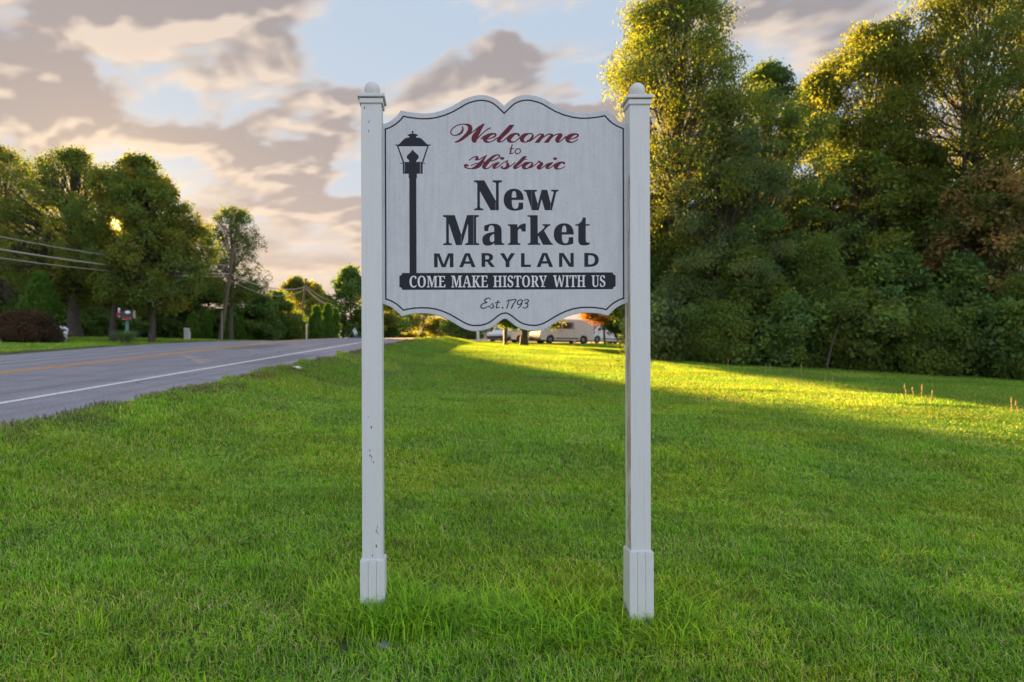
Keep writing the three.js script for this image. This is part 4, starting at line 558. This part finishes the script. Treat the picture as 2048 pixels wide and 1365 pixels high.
vehicle('parked_car', 'pale car nosing out from behind the thick maple trunk', { ...carSpec, pos: at(1062, 64), turn: 0.2, paint: [0.5, 0.44, 0.38] });
{ const g = thing('box_trailer', 'white box trailer with a maroon stripe behind the small orange maple', 'trailer', at(1236, 66), 0.4); part('box_body', rbox(4.2, 2.0, 2, 0.05, 0, 1.5, 0), std(0.58, 0.55, 0.5, 0.6), g); part('stripe', box(4.22, 0.16, 2.02, 0, 1.35, 0), std(0.25, 0.05, 0.06, 0.6), g); for (const s of [-1, 1]) for (const x of [-0.5, 0.35]) { const w = part('wheel', new THREE.TorusGeometry(0.24, 0.1, 10, 22), TYRE, g); w.position.set(x, 0.34, s * 0.92); } part('drawbar', rbox(1.4, 0.1, 0.12, 0.02, -2.6, 0.5, 0), TRIM, g); part('jockey_wheel', new THREE.CylinderGeometry(0.04, 0.05, 0.5, 10).translate(-3.1, 0.25, 0), TRIM, g); }
{ const g = thing('far_house', 'tan house with a pale pitched roof far down the road', 'house', at(925, 148), -0.3);
  part('wall', box(15, 2.8, 9, 0, 1.3, 0), std(0.5, 0.36, 0.26, 0.8), g); const rs = new THREE.Shape([new THREE.Vector2(-5.2, 0), new THREE.Vector2(5.2, 0), new THREE.Vector2(0, 2.4)]);
  const roof = part('roof', new THREE.ExtrudeGeometry(rs, { depth: 15.8, bevelEnabled: false }).translate(0, 2.7, -7.9).rotateY(Math.PI / 2), std(0.36, 0.27, 0.2, 0.85), g); part('chimney', box(0.8, 1.4, 0.7, 3, 4.9, -0.5), std(0.3, 0.16, 0.12, 0.9), roof);
  for (const x of [-5.5, -2.4, 2.4, 5.4]) { const w = part('window', box(1.2, 1.2, 0.1, x, 1.6, 4.52), WHITE, g); part('pane', box(1.0, 1.0, 0.06, x, 1.6, 4.56), GLASS, w); } part('door', box(1, 2.1, 0.1, 0, 1.0, 4.52), std(0.25, 0.1, 0.08, 0.6), g); }
{ const g = thing('mailbox_post', 'dark grey mailbox post with a pale side panel at the crest of the lawn', 'mailbox', at(1011, 38)); part('post', rbox(0.14, 1.2, 0.14, 0.01, -0.03, 0.5, 0), std(0.08, 0.075, 0.07, 0.7), g); part('side_panel', rbox(0.08, 0.5, 0.08, 0.01, 0.08, 0.62, 0.02), std(0.22, 0.22, 0.24, 0.6), g); part('foot_plate', rbox(0.3, 0.1, 0.24, 0.02, 0.03, 0.03, 0), BLACK, g); part('box_body', rbox(0.26, 0.28, 0.5, 0.06, 0, 1.22, 0), std(0.1, 0.1, 0.11, 0.4), g); }
{ const g = thing('bollard', 'slim white bollard in the sunlit grass left of the mailbox post', 'bollard', at(956, 47)); part('shaft', new THREE.CylinderGeometry(0.09, 0.1, 0.75, 16).translate(0, 0.3, 0), WHITE, g); part('rounded_top', new THREE.SphereGeometry(0.09, 16, 8, 0, 6.29, 0, 1.58).translate(0, 0.675, 0), WHITE, g); }
{ const g = thing('stake', 'short pale stake in the grass before the beige van', 'stake', at(1149, 50)); part('peg', rbox(0.1, 0.36, 0.05, 0.01, 0, 0.14, 0), std(0.6, 0.4, 0.22, 0.7), g); part('peg_head', rbox(0.14, 0.1, 0.07, 0.02, 0, 0.32, 0), std(0.6, 0.42, 0.25, 0.7), g); }
{ // scrap of white paper on the verge
  const gg = new THREE.SphereGeometry(1, 22, 14), P = gg.attributes.position; for (let i = 0; i < P.count; i++) { const x = P.getX(i), y = P.getY(i), z = P.getZ(i), k = 1 + 0.35 * noise2(x * 2.3 + 5, z * 2.3 + y * 2) + 0.18 * noise2(x * 6, y * 6 + z * 5); P.setXYZ(i, x * k * 0.085, Math.max(y, -0.4) * k * 0.038, z * k * 0.06); } gg.computeVertexNormals();
  const o = top('crumpled_paper', gg, std(0.78, 0.78, 0.8, 0.8), 'crumpled white paper lying in the grass near the road edge', 'litter'); o.position.set(...at(593, 13.6, 0.045));
}
{ // grey stone half buried beside the left post
  const gg = new THREE.IcosahedronGeometry(0.06, 3), P = gg.attributes.position; for (let i = 0; i < P.count; i++) { const v = new THREE.Vector3().fromBufferAttribute(P, i), k = 1 + 0.3 * noise2(v.x * 20 + v.y * 9, v.z * 20); P.setXYZ(i, v.x * k * 1.1, v.y * k * 0.8, v.z * k); } gg.computeVertexNormals();
  const o = top('stone', gg, std(0.16, 0.17, 0.19, 0.9), 'grey stone half hidden in the long grass beside the left sign post', 'stone'); o.position.set(...at(768, 3.14, -0.03));
}
// ------------------------------------------------------------------ grass
function bladePatch(seed, size, n, h0, h1, wide, bend, palette) {
  const r = rng(seed), pos = new Float32Array(n * 27), col = new Float32Array(n * 27);
  for (let i = 0; i < n; i++) {
    const x = (r() - 0.5) * size, z = (r() - 0.5) * size, h = mix(h0, h1, r() * r() * 0.6 + 0.4 * r()), a = r() * 6.283, b = bend * (0.2 + 1.1 * r()) * h, dx = Math.cos(a) * b, dz = Math.sin(a) * b, f = a + 1.2 + r() * 1.0, w = wide * (0.6 + 0.7 * r()) / 2, wx = Math.cos(f) * w, wz = Math.sin(f) * w;
    const A = [x - wx, -0.01, z - wz], B = [x + wx, -0.01, z + wz], C = [x + dx * 0.32 - wx * 0.8, h * 0.6, z + dz * 0.32 - wz * 0.8], D = [x + dx * 0.32 + wx * 0.8, h * 0.6, z + dz * 0.32 + wz * 0.8], T = [x + dx, h * (1 - 0.25 * bend * r()), z + dz];
    let o = i * 27; for (const v of [A, B, D, A, D, C, C, D, T]) { pos[o] = v[0]; pos[o + 1] = v[1]; pos[o + 2] = v[2]; o += 3; }
    const pick = palette[Math.floor(Math.pow(r(), 1.3) * palette.length * 0.9999)], k = 0.8 + 0.4 * r(); for (let q = i * 27; q < i * 27 + 27; q += 3) { col[q] = pick[0] * k; col[q + 1] = pick[1] * k; col[q + 2] = pick[2] * k; }
  }
  const g = new THREE.BufferGeometry(); g.setAttribute('position', new THREE.BufferAttribute(pos, 3)); g.setAttribute('color', new THREE.BufferAttribute(col, 3)); g.computeVertexNormals(); return g;
}
const LAWN = [[0.19, 0.43, 0.012], [0.14, 0.36, 0.018], [0.27, 0.50, 0.012], [0.31, 0.48, 0.02], [0.10, 0.23, 0.015], [0.26, 0.42, 0.05], [0.50, 0.44, 0.15]];
const grassMat = new THREE.MeshPhysicalMaterial({ color: 0xffffff, roughness: 0.5, specularIntensity: 0.3, vertexColors: true, side: THREE.DoubleSide }), thinGrass = new THREE.MeshPhysicalMaterial({ color: 0xffffff, roughness: 1, transmission: 0.45, thickness: 0, ior: 1.35, specularIntensity: 0.6, vertexColors: true, side: THREE.DoubleSide });
const lawn = new THREE.Group(); lawn.name = 'lawn_grass'; tag(lawn, 'short mown lawn grass covering both verges', 'grass', null, 'stuff'); scene.add(lawn);
const longGrass = new THREE.Group(); longGrass.name = 'long_grass'; tag(longGrass, 'unmown long grass around the feet of the sign posts', 'grass', null, 'stuff'); scene.add(longGrass);
const edgeGrass = new THREE.Group(); edgeGrass.name = 'edge_weeds'; tag(edgeGrass, 'dry weeds and grass fringing the asphalt edge', 'grass', null, 'stuff'); scene.add(edgeGrass);
function sow(parent, geos, list, seed, tints = [[1, 1, 1], [1.3, 1.08, 0.9], [0.82, 0.94, 1.2]], freq = 0.55, mat = grassMat) {
  const r = rng(seed), m = new THREE.Matrix4(), rot = new THREE.Matrix4(), col = new THREE.Color();
  geos.forEach((g, gi) => {
    const mine = list.filter((_, i) => i % geos.length === gi); if (!mine.length) return;
    const im = shade(new THREE.InstancedMesh(g, mat, mine.length)); im.name = 'grass_blades'; im.userData.kind = 'stuff';
    mine.forEach(([x, d, s = 1], i) => {
      const y = groundY(x, d), sx = (groundY(x + 0.2, d) - groundY(x - 0.2, d)) / 0.4, sz = -(groundY(x, d + 0.2) - groundY(x, d - 0.2)) / 0.4;
      m.set(1, 0, 0, x, sx, 1, sz, y, 0, 0, 1, -d, 0, 0, 0, 1); rot.makeRotationY(Math.floor(r() * 4) * 1.5708 + (r() - 0.5) * 0.3); m.multiply(rot); const k = s * (0.85 + 0.3 * r()); m.multiply(rot.makeScale(1, k * (1 + 0.45 * noise2(x * 1.7, d * 1.7)), 1)); im.setMatrixAt(i, m);
      const n = noise2(x * freq + 3, d * freq) + 0.6 * noise2(x * 2.2, d * 2.2 + 7), b = 0.84 + 0.32 * r(), t = n > 0 ? tints[1] : tints[2], w = clamp(Math.abs(n) * 1.3), dull = 0.6 * smooth(0.30, 0.55, noise2(x * 0.9 + 51, d * 1.3) + 0.25 * noise2(x * 3.1, d * 3.1 + 5)); im.setColorAt(i, col.setRGB(mix(mix(tints[0][0], t[0], w), 1.15, dull) * b, mix(mix(tints[0][1], t[1], w), 1.0, dull) * b, mix(mix(tints[0][2], t[2], w), 1.7, dull) * b));
    });
    parent.add(im);
  });
}
{
  const r = rng(4242), fill = (d0, d1, step, xa, xb) => { const out = []; for (let d = d0; d < d1; d += step) for (let x = xa(d); x < xb(d); x += step) out.push([x + (r() - 0.5) * step * 0.25, d + (r() - 0.5) * step * 0.25]); return out; };
  const edge = (d) => EDGE + ROAD * d, leftX = (k) => (d) => Math.max(-0.72 * d - 0.4, edge(d) + k), rightX = (d) => 0.93 * d + 0.5;
  sow(lawn, [0, 1, 2, 3].map((k) => bladePatch(50 + k, 0.34, 900, 0.028, 0.078, 0.0044, 1.05, LAWN)), fill(1.7, 6.6, 0.30, leftX(0.22), rightX), 1);
  sow(lawn, [0, 1, 2].map((k) => bladePatch(60 + k, 0.75, 2000, 0.028, 0.078, 0.006, 1.05, LAWN)), fill(6.5, 13, 0.66, leftX(0.45), rightX), 2);
  sow(lawn, [0, 1, 2].map((k) => bladePatch(70 + k, 1.7, 3400, 0.03, 0.075, 0.010, 0.7, LAWN)), fill(12.8, 64, 1.5, leftX(0.98), (d) => Math.min(0.9 * d, mix(19, 15, smooth(20, 60, d)))), 3, undefined, undefined, thinGrass);
  sow(lawn, [0, 1].map((k) => bladePatch(80 + k, 1.9, 2000, 0.04, 0.085, 0.012, 0.7, LAWN)), fill(16, 70, 1.65, (d) => -0.72 * d - 2, (d) => FAR - 0.9 + ROAD * d), 4);
  // long grass along the foot of the sign
  const L = []; for (let i = 0; i < 150; i++) { const x = -0.6 + r() * 1.9, d = SD + 0.02 + (r() + r() - 1) * 0.24; L.push([x, d, 0.5 + 0.5 * r()]); }
  for (const px of [-0.36, 0.99]) for (let i = 0; i < 34; i++) L.push([px + (r() - 0.5) * 0.36, SD + 0.08 + (r() - 0.5) * 0.3, 0.45 + 0.5 * r()]);
  sow(longGrass, [0, 1, 2].map((k) => bladePatch(90 + k, 0.22, 46, 0.08, 0.22, 0.006, 0.95, LAWN.slice(0, 5))), L, 5);
  // coarser tufts and broadleaf rosettes scattered through the mown grass
  const T = []; for (let i = 0; i < 420; i++) { const d = 2 + 7 * Math.sqrt(r()), x = mix(leftX(0.3)(d), rightX(d), r()); if (noise2(x * 0.8 + 31, d * 0.8) > -0.1) T.push([x, d, 0.6 + 0.6 * r()]); }
  sow(lawn, [0, 1, 2].map((k) => bladePatch(110 + k, 0.13, 34, 0.05, 0.13, 0.0055, 0.9, LAWN.slice(0, 4))), T, 7);
  const B = []; for (let i = 0; i < 260; i++) { const d = 2 + 5 * Math.sqrt(r()), x = mix(leftX(0.3)(d), rightX(d), r()); if (noise2(x * 0.9 + 71, d * 0.9) > 0.02) B.push([x, d, 0.8 + 0.4 * r()]); }
  sow(lawn, [0, 1].map((k) => bladePatch(120 + k, 0.16, 16, 0.03, 0.06, 0.026, 1.6, [[0.16, 0.31, 0.02], [0.22, 0.36, 0.03], [0.12, 0.25, 0.03]])), B, 8);
  // ragged fringe along the asphalt
  const E = []; for (let d = 4; d < 34; d += 0.16) for (let k = 0; k < 2; k++) if (noise2(d * 0.9, 3 + k) > -0.25) E.push([edge(d) + 0.08 + r() * r() * 0.5, d + r() * 0.15, 0.5 + 0.9 * r()]);
  for (let d = 17; d < 60; d += 0.5) E.push([FAR + ROAD * d - 0.15 - r() * 0.3, d, 0.6 + 0.6 * r()]);
  sow(edgeGrass, [0, 1].map((k) => bladePatch(95 + k, 0.34, 110, 0.03, 0.11, 0.007, 0.9, [[0.10, 0.17, 0.03], [0.2, 0.2, 0.06], [0.34, 0.26, 0.12], [0.26, 0.16, 0.09], [0.09, 0.12, 0.05]])), E, 6);
}
// dry stalks standing in the strip of sun
[[1455, 21, 0.30], [1532, 20, 0.2], [1543, 20.3, 0.22], [1604, 18.6, 0.36], [1650, 17.6, 0.16], [1664, 17.4, 0.15], [1812, 14.5, 0.26], [1829, 14.4, 0.22], [1845, 14.1, 0.3], [1862, 14, 0.2], [2022, 12.6, 0.26], [2036, 12.4, 0.22]].forEach(([px, d, h], i) => {
  const g = thing('dry_stalk', 'dry tan grass stalk standing in the strip of sun on the lawn', 'stalk', at(px, d), i * 1.3, 'dry stalks in the sunlit lawn');
  part('stem', tube([[0, -0.02, 0], [0.01, h * 0.5, 0.01], [0.03, h, 0]], 0.006, 0.004, 5), std(0.5, 0.36, 0.16, 0.8), g); part('seed_head', new THREE.LatheGeometry([[0.001, 0], [0.014, 0.02], [0.02, 0.07], [0.012, 0.12], [0.001, 0.14]].map((p) => new THREE.Vector2(p[0] * 0.55, p[1] * 0.8)), 8).translate(0.03, h - 0.06, 0), std(0.42, 0.30, 0.13, 0.9), g);
});
renderer.render(scene, camera);
